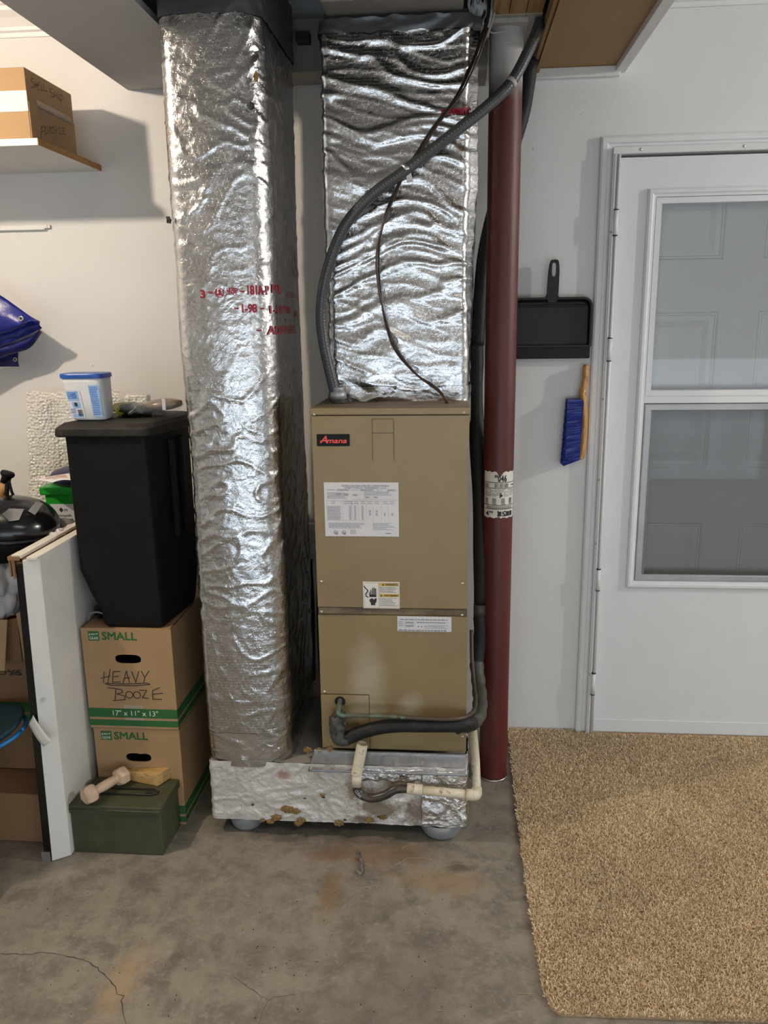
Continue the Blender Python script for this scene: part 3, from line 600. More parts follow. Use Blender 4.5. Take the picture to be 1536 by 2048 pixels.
for (x, z) in ((0.538+0.05, 2.048), (0.905, 2.048), (1.3, 2.048)): build('screw', MB().lathe([(0.0045, 0), (0.004, -0.0015), (0, -0.002)], (x, W-0.030, z), 12, axis='y'), 'knob', d1)
for z in (1.80, 1.26, 0.98, 0.75, 0.25): build('screw', MB().lathe([(0.0035, 0), (0.003, -0.0015), (0, -0.002)], (0.5055, W-0.030, z), 12, axis='y'), 'knob', d1)
# six-panel inner door behind the glass
yi = W+0.055
d2 = bpy.data.objects.new('door_2', None); COL.objects.link(d2); d2.location = (0.98, yi, 0); BASE['door_2'] = Vector((0.98, yi, 0)); d2['kind'] = 'structure'
pr_ = ay(1449, 500, yi).x
cxm = ay(1487, 520, yi).x
cols = [(cxm-0.345, pr_), (2*cxm-pr_, cxm+0.345)]
rows = [(ay(1440, 519, yi).z, 2.0), (ay(1430, 937, yi).z, ay(1440, 622, yi).z), (0.12, ay(1410, 1046, yi).z)]
rows[0] = (rows[0][0], rows[0][0]+0.25)
body = MB()
xs = [0.52, cols[0][0], cols[0][1], cols[1][0], cols[1][1], 1.47]; zs = [0.0, rows[2][0], rows[2][1], rows[1][0], rows[1][1], rows[0][0], rows[0][1], 2.05]
for i in range(5):
    for j in range(7):
        if i in (1, 3) and j in (1, 3, 5): continue
        body.add([(xs[i], yi, zs[j]), (xs[i+1], yi, zs[j]), (xs[i+1], yi, zs[j+1]), (xs[i], yi, zs[j+1])], [(0, 1, 2, 3)])
body.box(0.52, 1.47, yi+0.014, yi+0.04, 0, 2.05)
build('door_slab', body, 'doorin', d2)
for c0, c1 in cols:
    for r0, r1 in rows:
        mb = MB()
        pf = [(0, 0), (0.004, 0.002), (0.007, 0.006), (0.011, 0.005), (0.015, 0.009), (0.030, 0.009), (0.052, 0.002), (0.054, 0.002)]
        rr = [[(c0+o, yi+d, r0+o), (c1-o, yi+d, r0+o), (c1-o, yi+d, r1-o), (c0+o, yi+d, r1-o)] for o, d in pf]
        mb.loft(rr, False); mb.add(rr[-1], [(0, 1, 2, 3)]); build('raised_panel', mb, 'doorin', d2)
struct('trim_4', MB().box(0.485, 0.52, W+0.02, yi+0.05, 0, 2.06).box(1.455, 1.49, W+0.02, yi+0.05, 0, 2.06).box(0.485, 1.49, W+0.02, yi+0.05, 2.045, 2.06).box(0.485, 1.49, W-0.005, yi, 0.0, 0.004), 'trimw')

# ------------------------------------------------------------------ foil duct surfaces
def rrect(x0, x1, y0, y1, r, fine, coarse, r2=None):
    """outline counter-clockwise seen from above, starting at the left-back; returns (x, y, nx, ny, s)"""
    out = []; s = 0.0; r2 = r2 or r; r1 = r
    def seg(ax, ay_, bx, by, nx, ny, st):
        nonlocal s
        L = math.hypot(bx-ax, by-ay_); n = max(1, int(L/st))
        for k in range(n):
            t = k/n; out.append((ax+(bx-ax)*t, ay_+(by-ay_)*t, nx, ny, s+L*t))
        s += L
    def arc(cx, cy, a0, a1, n, r=r):
        nonlocal s
        L = abs(a1-a0)*r
        for k in range(n):
            a = a0+(a1-a0)*k/n; out.append((cx+r*math.cos(a), cy+r*math.sin(a), math.cos(a), math.sin(a), s+L*k/n))
        s += L
    seg(x0, y1-r, x0, y0+r, -1, 0, coarse); arc(x0+r, y0+r, PI, 1.5*PI, 7)
    seg(x0+r, y0, x1-r2, y0, 0, -1, fine); arc(x1-r2, y0+r2, 1.5*PI, 2*PI, 9 if r2 < .05 else 22, r2)
    seg(x1, y0+r2, x1, y1-r, 1, 0, fine*1.4); arc(x1-r, y1-r, 0, 0.5*PI, 4)
    seg(x1-r, y1, x0+r, y1, 0, 1, coarse*2); arc(x0+r, y1-r, 0.5*PI, PI, 4)
    return out
def ridge(x, k): return max(0.0, 1-abs(x)*k)
def crump_riser(s, z):
    p = Vector((s, z, 0.0))
    w1 = noise.noise(Vector((s*5, z*5, 3.1)))
    big = noise.noise(Vector((s*4.2+5, z*2.4, 1.0)))*0.009
    f = noise.noise(Vector((s*9+z*5+w1*0.9, z*15-s*4+w1, 7.0)))
    g = noise.noise(Vector((s*12-z*9+w1*1.2, z*26+s*8, 11.0)))
    h = noise.noise(Vector((s*34+w1, z*52+w1*2, 4.0)))
    m_ = 0.5+0.5*noise.noise(Vector((s*3, z*2.2, 90.0)))
    k_ = 0.30 if 1.40 < z < 1.66 else 1.0
    big += 0.009*math.sin(PI*min(1.0, max(0.0, (s-0.435)/0.185)))
    return big+k_*(ridge(f, 7)*0.0034*m_*1.4+ridge(g, 9)*0.0018*m_+h*0.0007)
def crump_supply(s, z):
    w1 = noise.noise(Vector((s*4, z*4, 13.1)))
    big = noise.noise(Vector((s*3.2+5, z*3.0, 21.0)))*0.010
    f = noise.noise(Vector((s*3.2+w1*0.8, z*17+w1*1.6, 27.0)))
    g = noise.noise(Vector((s*6-w1, z*30+s*5+w1*1.5, 31.0)))
    h = noise.noise(Vector((s*14+w1, z*60+w1*2, 34.0)))
    m_ = 0.4+0.6*noise.noise(Vector((s*3, z*3, 95.0)))
    return big+ridge(f, 5)*0.0042*(0.7+m_)+ridge(g, 6)*0.0018*(0.6+m_)+h*0.0007
class DuctSkin:
    def __init__(s, outline, z0, z1, dz, disp, flare=None):
        s.o = outline; s.z0, s.z1, s.dz, s.disp, s.flare = z0, z1, dz, disp, flare
    def pt(s, i, z, extra=0.0):
        x, y, nx, ny, sv = s.o[i]; d = s.disp(sv, z)+extra
        if s.flare: fx, fy = s.flare(x, y, z); x += fx; y += fy
        return (x+nx*d, y+ny*d, z)
    def mesh(s, i0=0, i1=None, z0=None, z1=None, extra=0.0, cap=False, ragged=None):
        i1 = len(s.o) if i1 is None else i1; z0 = s.z0 if z0 is None else z0; z1 = s.z1 if z1 is None else z1
        full = (i0 == 0 and i1 == len(s.o)); idx = list(range(i0, i1))+([0] if full else [])
        nz = max(2, int((z1-z0)/s.dz)); mb = MB(); uvs = []
        for j in range(nz+1):
            for q, i in enumerate(idx):
                sv = s.o[i][4] if not (full and q == len(idx)-1) else s.o[-1][4]+0.01
                za, zb = z0, z1
                if ragged: e = noise.noise(Vector((sv*30, ragged, 0)))*0.006; za += e; zb += noise.noise(Vector((sv*30, ragged+5, 0)))*0.006
                z = za+(zb-za)*j/nz
                mb.v.append(s.pt(i, z, extra)); uvs.append((sv, z))
        n = len(idx)
        for j in range(nz):
            for q in range(n-1): mb.f.append((j*n+q, j*n+q+1, (j+1)*n+q+1, (j+1)*n+q)); mb.sm.append(True)
        mb.uv = uvs; return mb
    def near(s, x, y):                         # index of the outline sample nearest to a plan position
        return min(range(len(s.o)), key=lambda i: (s.o[i][0]-x)**2+(s.o[i][1]-y)**2)
    def map(s, s0, z0):                        # (u,v,lift) print mapping along the outline from arc position s0
        S = np.array([q[4] for q in s.o])
        def fn(u, v, e=0.001):
            sv = s0+u; i = int(np.searchsorted(S, sv)); i = min(max(i, 1), len(s.o)-1)
            t = (sv-S[i-1])/max(1e-6, S[i]-S[i-1]); a = Vector(s.pt(i-1, z0+v, e+0.0012)); b = Vector(s.pt(i, z0+v, e+0.0012)); return a.lerp(b, t)
        return fn
# ---- tall return duct: riser and the long base box it stands on
ret = thing('return_duct', 'tall silver foil-wrapped duct beside the tan cabinet, running into the low foil base box', 'duct', (-0.63, 2.46, 0.055))
RX0, RX1, RY0, RY1 = -0.7290, -0.477, 2.163, 2.62
riser = DuctSkin(rrect(RX0, RX1, RY0, RY1, 0.030, 0.0052, 0.03, 0.070), 0.235, 2.40, 0.0054, crump_riser)
build('foil_wrap', riser.mesh(), 'foil', ret)
iA = riser.near(RX0, RY0+0.03); iB = riser.near(RX1, RY1-0.03)
zA = ay(450, 640, RY0).z; zB = ay(450, 556, RY0).z; zC = ay(450, 705, RY0).z
build('foil_tape', riser.mesh(iA, iB, zA, zB, 0.0011, ragged=1), 'tapef', ret)
build('foil_tape', riser.mesh(iA, iB, zC, zA-0.004, 0.0009, ragged=2), 'tapef', ret)
build('foil_tape', riser.mesh(iA, iB, 0.262, 0.345, 0.0010, ragged=3), 'tapef', ret)
zt0 = ay(400, 28, RY0).z
build('dark_tape', riser.mesh(0, len(riser.o), zt0, 2.41, 0.003, ragged=4), 'darktape', ret)  # real tape higher up; lower down its dark colour stands in for shade
# lettering on the tape
S0 = riser.o[riser.near(RX0+0.030, RY0)][4]-0.030
def sx_on_front(px, py): return S0+(ay(px, py, RY0).x-RX0)
def zr(px, py): return ay(px, py, RY0).z
P = Print(riser.map(0, 0), 0.0024)
def pt(txt, px, py, hpx, wpx, **k):
    a = sx_on_front(px, py); b = sx_on_front(px+wpx, py); P.text(txt, a, zr(px, py), hpx/1330*RY0, width=b-a, bold=0.03, **k)
pt('3', 404, 596, 12, 8); pt('-', 420, 590, 12, 7); pt('UL', 435, 591, 9, 12); P.ring(sx_on_front(441, 586), zr(441, 586), 0.0115, 0.0016)
pt('LISTED', 456, 583, 5, 20); pt('TAPE', 458, 590, 5, 18); pt('-', 482, 588, 12, 7); pt('181A-P', 496, 589, 14, 44)
P.done('redink', ret); P = Print(riser.map(0, 0), 0.0024)
pt('-', 472, 622, 12, 7); pt('1-98', 486, 625, 13, 27); pt('-', 520, 622, 12, 7); P.done('redink', ret); P = Print(riser.map(0, 0), 0.0024); pt('-', 514, 665, 10, 7)
sF = sx_on_front(540, 600)
P.text('M-R.', sF+0.012, zr(520, 588)+0.004, 0.022, width=0.085, bold=0.02); P.text('ADV', sF+0.16, zr(520, 588)-0.004, 0.016, width=0.12)
P.text('1-2 MM 48', sF+0.00, zr(520, 622)-0.006, 0.020, width=0.20, bold=0.02); P.text('48', sF+0.26, zr(520, 622)-0.018, 0.020, width=0.06)
P.text('AD10-14 12-42', sF-0.012, zr(525, 665)-0.006, 0.022, width=0.27, bold=0.02)
P.done('redink', ret)
# base box
PX0, PX1, PY0, PY1, PZ0, PZ1 = -0.730, 0.046, 2.160, 2.80, 0.056, 0.252
def crump_base(s, z):
    w1 = noise.noise(Vector((s*6, z*8, 43.0)))
    f = noise.noise(Vector((s*12+w1, z*16+w1, 47.0))); h = noise.noise(Vector((s*45, z*45, 49.0)))
    k = 1.5 if s > 1.1 else 0.8
    return noise.noise(Vector((s*4, z*5, 40.0)))*0.005+ridge(f, 5)*0.003*k+h*0.0012*k
base = DuctSkin(rrect(PX0, PX1, PY0, PY1, 0.014, 0.0052, 0.03), PZ0, PZ1, 0.0045, crump_base)
bb = base.mesh()
build('base_box', bb, 'agedf', ret, label='dirty white foil-faced base box with torn lower edge')
def lid_fn(z, up):
    def f(u, v):
        x = PX0+0.004+(PX1-PX0-0.008)*u; y = PY0+0.004+(PY1-PY0-0.008)*v
        return (x, y, z+0.003*noise.noise(Vector((x*14, y*14, 3))))
    return f
build('base_top', MB().grid(60, 40, lid_fn(PZ1-0.002, 1), lambda u, v: (u*0.78, v*0.6)), 'dusty', ret)
build('base_underside', MB().grid(30, 24, lid_fn(PZ0+0.002, 0), lambda u, v: (u*0.78, v*0.6)), 'dark', ret)
# shiny patch at the right end of the base
jA = base.near(-0.09, PY0); jB = base.near(PX1, PY0+0.08)
build('foil_patch', base.mesh(jA, jB, PZ0+0.004, PZ1-0.012, 0.0025, ragged=9), 'patchf', ret, solid=0.0006)
build('foil_patch', base.mesh(base.near(-0.30, PY0), jA+2, 0.205, PZ1-0.008, 0.0022, ragged=12), 'patchf', ret, solid=0.0006)
# grey flashing strip leaning from the cabinet down to the base
def flash(u, v):
    x = -0.412+u*(0.046+0.412); w_ = noise.noise(Vector((x*9, v*2, 1)))*0.0022
    xx = x-(0.012*(1-v) if u < 0.02 else 0)
    return (xx, 2.186-0.036*(1-v)**1.4+w_, 0.232+0.052*v)
build('flashing_strip', MB().grid(70, 10, flash, lambda u, v: (u*0.46, v*0.05)), 'duct_metal', ret, solid=0.0015)
# torn fibreglass
for k, (px, py, rr) in enumerate(((553, 1635, .013), (575, 1618, .015), (590, 1622, .012), (602, 1640, .012), (678, 1646, .012), (541, 1642, .010), (597, 1646, .010), (740, 1640, .009), (766, 1634, .009), (645, 1590, .006), (525, 1640, .007), (640, 1503, .013), (615, 1500, .010), (660, 1500, .009))):
    yy = PY0-0.002 if py > 1520 else 2.19
    p = ay(px, py, yy); build('torn_insulation', MB().lump(p, rr*1.2, 0.008, rr*0.75, 0.36, 13, 3, k, False), 'fluff', ret)
for k, (px, py) in enumerate(((647, 1595), (757, 1634), (800, 1552), (888, 1552), (610, 1597), (505, 1610), (690, 1640))):
    p = ay(px, py, PY0-0.004); rnd = random.Random(k)
    pts = [(p.x+rnd.uniform(.6, 1)*0.007*math.cos(a), p.y, p.z+rnd.uniform(.4, 1)*0.004*math.sin(a)) for a in [i*PI/3 for i in range(6)]]
    build('tear', MB().add(pts, [tuple(range(6))]), 'dark', ret)
# little torn flaps on the riser
for k, (px, py) in enumerate(((512, 152), (503, 212), (338, 440))):
    p = ay(px, py, RY0-0.004); build('torn_insulation', MB().lump(p, 0.006, 0.004, 0.010, 0.6, 9, 2, k+30, False), ('fluff' if k == 0 else 'dark'), ret)

# ---- bowls under the base
def bowl(px0, px1, label, sticker):
    a, b = az(px0, 1634, 0.055), az(px1, 1640, 0.055); c = Vector(((a.x+b.x)/2, 2.222, 0)); R = (b.x-a.x)/2*1.03
    t = thing('bowl', label, 'bowl', c, 'grey bowls under the base box')
    prof = [(0.0, 0.0), (R*0.60, 0.0), (R*0.74, 0.003), (R*0.84, 0.012), (R*0.93, 0.030), (R, 0.0545), (R*0.97, 0.0545), (R*0.90, 0.030), (R*0.80, 0.013), (R*0.6, 0.005), (0, 0.004)]
    build('bowl_body', MB().lathe(prof, c, 40), 'bowl', t)
    if sticker:
        def fn(u, v, e=0.0005):
            ang = -PI/2+u/(R*0.9); rr = R*(0.80+0.20*(v/0.036))+e; zz = 0.018+v; return Vector((c.x+rr*math.cos(ang), c.y+rr*math.sin(ang), zz))
        s = Print(fn, 0.001)
        for k in range(8): s.rect(-0.024+k*0.006, 0.0, -0.018+k*0.006, 0.022)
        so = s.done('label', t, 'sticker'); q = Print(fn, 0.0018).barcode(-0.016, 0.009, 0.012, 0.019); q.lines(-0.018, 0.001, 0.02, 0.007, 1, 0.4, 4); q.done('ink', so, 'barcode')
    return t
bowl(450, 520, 'grey plastic bowl with a barcode sticker under the left end of the foil base box', True)
bowl(838, 927, 'plain grey plastic bowl under the right end of the foil base box', False)

# ---- supply duct above the cabinet
sup = thing('supply_duct', 'silver foil-wrapped duct standing on top of the tan cabinet', 'duct', (-0.16, 2.6, 1.30))
SX0, SX1, SY0, SY1 = -0.362, 0.040, 2.385, 2.80
def fl_(x, y, z):
    k = max(0.0, (z-1.33)/0.9); r = 0.020*min(1, k*1.6) if x > 0.0 and y > SY0+0.03 else 0
    return (r, 0)
supd = DuctSkin(rrect(SX0, SX1, SY0, SY1, 0.024, 0.0050, 0.03), 1.302, 2.31, 0.0050, crump_supply, fl_)
build('foil_wrap', supd.mesh(), 'foil2', sup)
zc0 = ay(780, 62, SY0).z
build('dark_tape', supd.mesh(0, len(supd.o), zc0, 2.312, 0.004, ragged=21), 'darktape', sup)
build('tape_skirt', supd.mesh(0, len(supd.o), 1.302, 1.345, 0.005, ragged=25), 'tapef', sup)
build('top_box', MB().box(-0.345, 0.02, 2.30, 2.80, 2.325, 2.50), 'dusty', sup, bevel=0.004)
build('seal', MB().box(-0.35, 0.03, 2.40, 2.78, 2.305, 2.328), 'dark', sup)
q = Print(supd.map(0, 0), 0.003)
s2 = supd.o[supd.near(SX0+0.03, SY0)][4]-0.03
q.text('advanta', s2+(ay(883, 232, SY0).x-SX0), ay(883, 232, SY0).z, 0.022, width=0.092, rot=0.06, bold=0.035, shear=0.1); q.done('redink', sup)

# ------------------------------------------------------------------ air handler cabinet
HX0, HX1, HY0, HY1, HZ0, HZ1 = -0.388, 0.044, 2.200, 2.80, 0.283, 1.302
ah = thing('air_handler', 'tan metal heating and cooling cabinet between the foil ducts', 'air handler', (-0.17, 2.5, HZ0))
build('cabinet', MB().box(HX0+0.003, HX1-0.003, HY0+0.008, HY1, HZ0, HZ1-0.004), 'tan', ah)
zsT = ay(780, 1217, HY0).z; zsB = ay(780, 1231, HY0).z; zcap = ay(780, 830, HY0).z
build('top_cap', MB().box(HX0, HX1, HY0-0.003, HY1, zcap+0.0012, HZ1), 'tan', ah, bevel=0.0015)
t_ = NT('grimy_top'); _n = t_.noise(14, 6, 0.7, co=t_.coord('Object', (0.35, 3, 1))); M['grime'] = t_.out(t_.ramp(_n, [(0.35, srgb(60, 50, 40)), (0.5, srgb(104, 90, 70)), (0.68, srgb(140, 122, 94))]), 0.55, 0)
build('dusty_top_sheet', MB().box(HX0+0.004, HX1-0.004, HY0+0.004, 2.45, HZ1, HZ1+0.0008), 'grime', ah, label='grimy brown top of the cabinet')
up = build('upper_panel', MB().box(HX0+0.001, HX1-0.001, HY0, HY0+0.01, zsT+0.0012, zcap-0.0016), 'tan', ah, bevel=0.0012)
build('joint_strip', MB().box(HX0+0.002, HX1-0.002, HY0+0.004, HY0+0.01, zsB+0.001, zsT-0.001), 'grime', ah, bevel=0.001, label='grimy recessed strip between the two panels')
zpl = ay(690, 1389, HY0).z; xpl = ay(738, 1390, HY0).x
hole = ay(680, 1403, HY0)
_L = [(HX0+.001, zpl+.0012), (xpl+.0009, zpl+.0012), (xpl+.0009, HZ0), (HX1-.001, HZ0), (HX1-.001, zsB-.001), (HX0+.001, zsB-.001)]
lo = MB().loft([[(a, HY0+.01, b) for a, b in _L][::-1], [(a, HY0, b) for a, b in _L][::-1]])
build('lower_panel', lo, 'tan', ah, bevel=0.0008)
# access plate with a round hole
def plate_hole(x0, x1, z0, z1, y0, y1, cx, cz, r, n=32):
    mb = MB(); fr = []; inn = []
    for k in range(n):
        a = 2*PI*k/n; dx, dz = math.cos(a), math.sin(a)
        t = min(((x1-cx)/dx if dx > 1e-9 else 1e9), ((x0-cx)/dx if dx < -1e-9 else 1e9), ((z1-cz)/dz if dz > 1e-9 else 1e9), ((z0-cz)/dz if dz < -1e-9 else 1e9))
        fr.append([cx+dx*t, cz+dz*t]); rr = r(a) if callable(r) else r; inn.append([cx+dx*rr, cz+dz*rr])
    for (X, Z) in ((x0, z0), (x1, z0), (x1, z1), (x0, z1)):
        i = min(range(n), key=lambda k: (fr[k][0]-X)**2+(fr[k][1]-Z)**2); fr[i] = [X, Z]
    R = [[(p[0], y0, p[1]) for p in inn], [(p[0], y0, p[1]) for p in fr], [(p[0], y1, p[1]) for p in fr], [(p[0], y1, p[1]) for p in inn]]
    R.append(R[0]); mb.loft(R, False); return mb
build('access_plate', plate_hole(HX0+0.001, xpl-0.0009, HZ0, zpl-0.0012, HY0, HY0+0.009, hole.x, hole.z, 0.0165), 'tan', ah)
build('hole_back', MB().lathe([(0.0168, 0), (0, 0)], (hole.x, HY0+0.0072, hole.z), 32, axis='y'), 'ink', ah)
fr_ = frame((0, HY0, 0), (1, 0, 0), (0, 0, 1))
def hp(px, py): p = ay(px, py, HY0); return p.x, p.z
# knock-out outline scored on the upper panel
q = Print(fr_, 0.0005); a, b = hp(744, 838), hp(788, 921); m = hp(744, 866)
q.stroke([(a[0], b[1]), (a[0], a[1]), (b[0], a[1]), (b[0], b[1])], 0.0012); q.stroke([(a[0], m[1]), (b[0], m[1])], 0.0012); q.done('ink', up, 'scored_outline')
# badge
def decal(name, px0, py0, px1, py1, mat, parent, th=0.0012, bevel=0.0):
    a, b = hp(px0, py1), hp(px1, py0); return build(name, MB().box(a[0], b[0], HY0-th, HY0, a[1], b[1]), mat, parent, bevel=bevel), a, b
bd, a, b = decal('badge', 634, 868, 699, 892, 'badge', ah, 0.002, 0.0018)
wv_, hv_ = b[0]-a[0], b[1]-a[1]; fb = frame((a[0], HY0-0.002, a[1]), (1, 0, 0), (0, 0, 1))
q = Print(fb, 0.0006); q.text('A', 0.10*wv_, 0.26*hv_, 0.60*hv_, width=0.22*wv_, shear=0.35, bold=0.018); q.text('mana', 0.31*wv_, 0.26*hv_, 0.42*hv_, width=0.60*wv_, shear=0.25, bold=0.022); q.rect(0.10*wv_, 0.40*hv_, 0.34*wv_, 0.46*hv_); q.done('redlog', bd)
# rating label
lb, a, b = decal('rating_label', 651, 965, 797, 1072, 'label', ah)
wv_, hv_ = b[0]-a[0], b[1]-a[1]; fb = frame((a[0], HY0-0.0012, a[1]), (1, 0, 0), (0, 0, 1)); q = Print(fb, 0.0004)
U = lambda u: u*wv_
V = lambda v: v*hv_
q.text('AMANA HEATING AND AIR CONDITIONING', U(.235), V(.925), V(.030), width=U(.64), bold=0.01); q.text('FAYETTEVILLE, TENNESSEE, U.S.A.', U(.28), V(.888), V(.028), width=U(.56), bold=0.01)
q.text('MODEL NO.', U(.05), V(.855), V(.018)); q.text('SERIAL NO.', U(.37), V(.852), V(.018)); q.text('MFG. NO.', U(.71), V(.852), V(.018))
for (x0, x1, y) in ((.17, .35, .868), (.48, .68, .866), (.84, .97, .864), (.16, .24, .79), (.27, .34, .79), (.38, .46, .775), (.54, .62, .735), (.66, .73, .735)):
    q.stroke([(U(x0), V(y-.02)), (U(x0), V(y+.012)), (U(x1), V(y+.012)), (U(x1), V(y-.02)), (U(x0), V(y-.02))], 0.00035)
    q.lines(U(x0+.015), V(y-.018), U(x1-.015), V(y+.008), 1, .5, int(x0*99), .1)
q.lines(U(.04), V(.70), U(.33), V(.82), 5, .35, 5, .25); q.lines(U(.54), V(.76), U(.93), V(.84), 3, .35, 6, .2)
q.stroke([(U(.03), V(.665)), (U(.98), V(.672))], 0.0004)
for x in (.03, .24, .325, .37, .455, .56, .655, .765, .855): q.stroke([(U(x), V(.67)), (U(x+.005), V(.30))], 0.0003)
q.stroke([(U(.37), V(.69)), (U(.98), V(.695))], 0.0003); q.stroke([(U(.03), V(.30)), (U(.56), V(.30))], 0.0003)
q.lines(U(.04), V(.31), U(.225), V(.57), 11, .4, 7, .1)
for k in range(12): v = V(.56-k*.022); [q.rect(U(x), v, U(x+.026), v+V(.009)) for x in (.335, .40, .50)]
for k in range(5): v = V(.48-k*.022); [q.rect(U(x), v, U(x+.026), v+V(.009)) for x in (.60, .69)]
for k in range(3): v = V(.435-k*.022); [q.rect(U(x), v, U(x+.026), v+V(.008)) for x in (.80, .90)]
for x in (.09, .26, .33, .40, .49, .58, .68, .79, .88): q.rect(U(x), V(.645), U(x+.06), V(.652)); q.rect(U(x), V(.61), U(x+.06), V(.617))
q.lines(U(.05), V(.15), U(.55), V(.26), 5, .35, 8, .2); q.lines(U(.65), V(.12), U(.98), V(.26), 6, .3, 9, .5)
for x in (.145, .255): q.ring(U(x), V(.075), .0052, .0011); q.text('UL', U(x-.022), V(.055), V(.042), width=U(.045), rot=-.5, bold=.04)
q.lines(U(.34), V(.04), U(.42), V(.13), 3, .3, 10, .1); q.lines(U(.82), V(.05), U(.90), V(.075), 1, .5, 11, .1)
q.done('greyp', lb, 'fine_print')
# warning label
wl, a, b = decal('warning_label', 727, 1164, 799, 1216, 'labelp', ah)
wv_, hv_ = b[0]-a[0], b[1]-a[1]; fb = frame((a[0], HY0-0.0012, a[1]), (1, 0, 0), (0, 0, 1))
q = Print(fb, 0.0003); q.rect(U(.445), V(.845), U(.975), V(.955)); q.rect(U(.445), V(.44), U(.975), V(.55)); q.done('yellow', wl, 'yellow_band')
q = Print(fb, 0.0006)
q.stroke([(U(.03), V(.03)), (U(.975), V(.03)), (U(.975), V(.96)), (U(.03), V(.96)), (U(.03), V(.03))], 0.0004); q.stroke([(U(.43), V(.03)), (U(.43), V(.96))], 0.0006)
q.text('WARNING', U(.60), V(.865), V(.075), width=U(.34), bold=.02); q.poly([(U(.52), V(.865)), (U(.58), V(.865)), (U(.55), V(.94))])
q.text('AVERTISSEMENT', U(.57), V(.46), V(.065), width=U(.39), bold=.02); q.poly([(U(.47), V(.46)), (U(.53), V(.46)), (U(.50), V(.535))])
q.lines(U(.45), V(.59), U(.97), V(.83), 5, .3, 12, .3); q.lines(U(.45), V(.08), U(.97), V(.42), 6, .25, 13, .4)
# hand struck by a cable
for i, (x, y) in enumerate(((.215, .68), (.265, .76), (.305, .77), (.345, .74))): q.stroke([(U(x), V(.46)), (U(x), V(y))], U(.026))
q.stroke([(U(.185), V(.45)), (U(.175), V(.60))], U(.024)); q.poly([(U(.17), V(.43)), (U(.36), V(.43)), (U(.36), V(.52)), (U(.18), V(.52))])
q.poly([(U(.17), V(.33)), (U(.37), V(.33)), (U(.355), V(.22)), (U(.33), V(.20)), (U(.33), V(.12)), (U(.21), V(.12)), (U(.21), V(.20)), (U(.185), V(.24))])
q.poly([(U(.17), V(.33)), (U(.24), V(.39)), (U(.30), V(.33))]); q.poly([(U(.28), V(.33)), (U(.36), V(.40)), (U(.37), V(.33))])
q.stroke([(U(.03), V(.83)), (U(.08), V(.74)), (U(.125), V(.68)), (U(.12), V(.62)), (U(.07), V(.54)), (U(.08), V(.46)), (U(.13), V(.42))], U(.028))
q.done('ink', wl)
# narrow label on the lower panel
nl, a, b = decal('service_label', 795, 1234, 903, 1262, 'label', ah)
wv_, hv_ = b[0]-a[0], b[1]-a[1]; fb = frame((a[0], HY0-0.0012, a[1]), (1, 0, 0), (0, 0, 1)); q = Print(fb, 0.0004)
q.lines(U(.05), V(.74), U(.95), V(.86), 1, .5, 14, .1); q.lines(U(.02), V(.32), U(.11), V(.70), 3, .35, 15, .1)
for v in (.28, .50): q.stroke([(U(.13), V(v)), (U(.32), V(v)), (U(.32), V(v+.18)), (U(.13), V(v+.18)), (U(.13), V(v))], .0003); q.lines(U(.15), V(v+.03), U(.31), V(v+.15), 1, .6, 16, .1)
q.lines(U(.36), V(.56), U(.92), V(.66), 1, .6, 17, .1); q.disc(U(.39), V(.34), .0022); q.disc(U(.45), V(.34), .0022); q.lines(U(.50), V(.20), U(.95), V(.46), 3, .3, 18, .2)
q.lines(U(.02), V(.02), U(.97), V(.14), 1, .6, 19, .1); q.done('greyp', nl, 'fine_print')
for (px, py) in ((643, 1163), (925, 1167), (643, 1223), (924, 1230), (649, 1383), (925, 1473), (928, 825), (629, 829)):
    x, z = hp(px, py); build('screw', MB().lathe([(0.0042, 0), (0.0042, -0.0015), (0.003, -0.0035), (0, -0.004)], (x, HY0+0.0005, z), 12, axis='y'), 'knob', ah)

# ------------------------------------------------------------------ red post
PXc, PYc, PR = 0.1425, 2.555, 0.0475
post = thing('steel_post', 'dark red round steel post with a torn paper label, standing by the carpet edge', 'post', (PXc, PYc, 0))
def post_fn(u, v):
    a = 2*PI*u; return (PXc+PR*math.cos(a), PYc+PR*math.sin(a), 2.322*v)
build('tube', MB().grid(48, 120, post_fn), 'red', post)
build('top_plate', MB().box(PXc-0.055, PXc+0.055, PYc-0.07, PYc+0.07, 2.316, 2.3285), 'spray', post, bevel=0.001, label='white oversprayed steel plate')
build('foot_ring', MB().lathe([(PR+0.001, 0.0), (PR+0.006, 0.001), (PR+0.002, 0.004)], (PXc, PYc, 0), 40), 'galv', post)
aL, aR = -PI/2-1.12, -PI/2+1.25
zl1, zl0 = ay(1000, 944, PYc-PR).z, ay(1000, 1036, PYc-PR).z
def pf(u, v, e=0.0006):                       # u in 0..1 around, v in 0..1 up
    a = aL+(aR-aL)*u; return Vector((PXc+(PR+e)*math.cos(a), PYc+(PR+e)*math.sin(a), zl0+(zl1-zl0)*v))
lab = MB(); nn_ = 40
for i in range(nn_):
    u0, u1 = i/nn_, (i+1)/nn_
    def top(u): return 1.0-max(0, 0.14-abs(u-0.50)*1.6)+0.01*math.sin(u*40)
    def bot(u): return 0.01*math.sin(u*33)+(0.03 if 0.47 < u < 0.52 else 0)
    for j in range(8):
        a0, b0 = bot(u0)+(top(u0)-bot(u0))*j/8, bot(u0)+(top(u0)-bot(u0))*(j+1)/8; a1, b1 = bot(u1)+(top(u1)-bot(u1))*j/8, bot(u1)+(top(u1)-bot(u1))*(j+1)/8
        lab.add([pf(u0, a0), pf(u1, a1), pf(u1, b1), pf(u0, b0)], [(0, 1, 2, 3)], True)
pl = build('paper_label', lab, 'labelp', post, label='torn white paper label')
q = Print(pf, 0.0012)
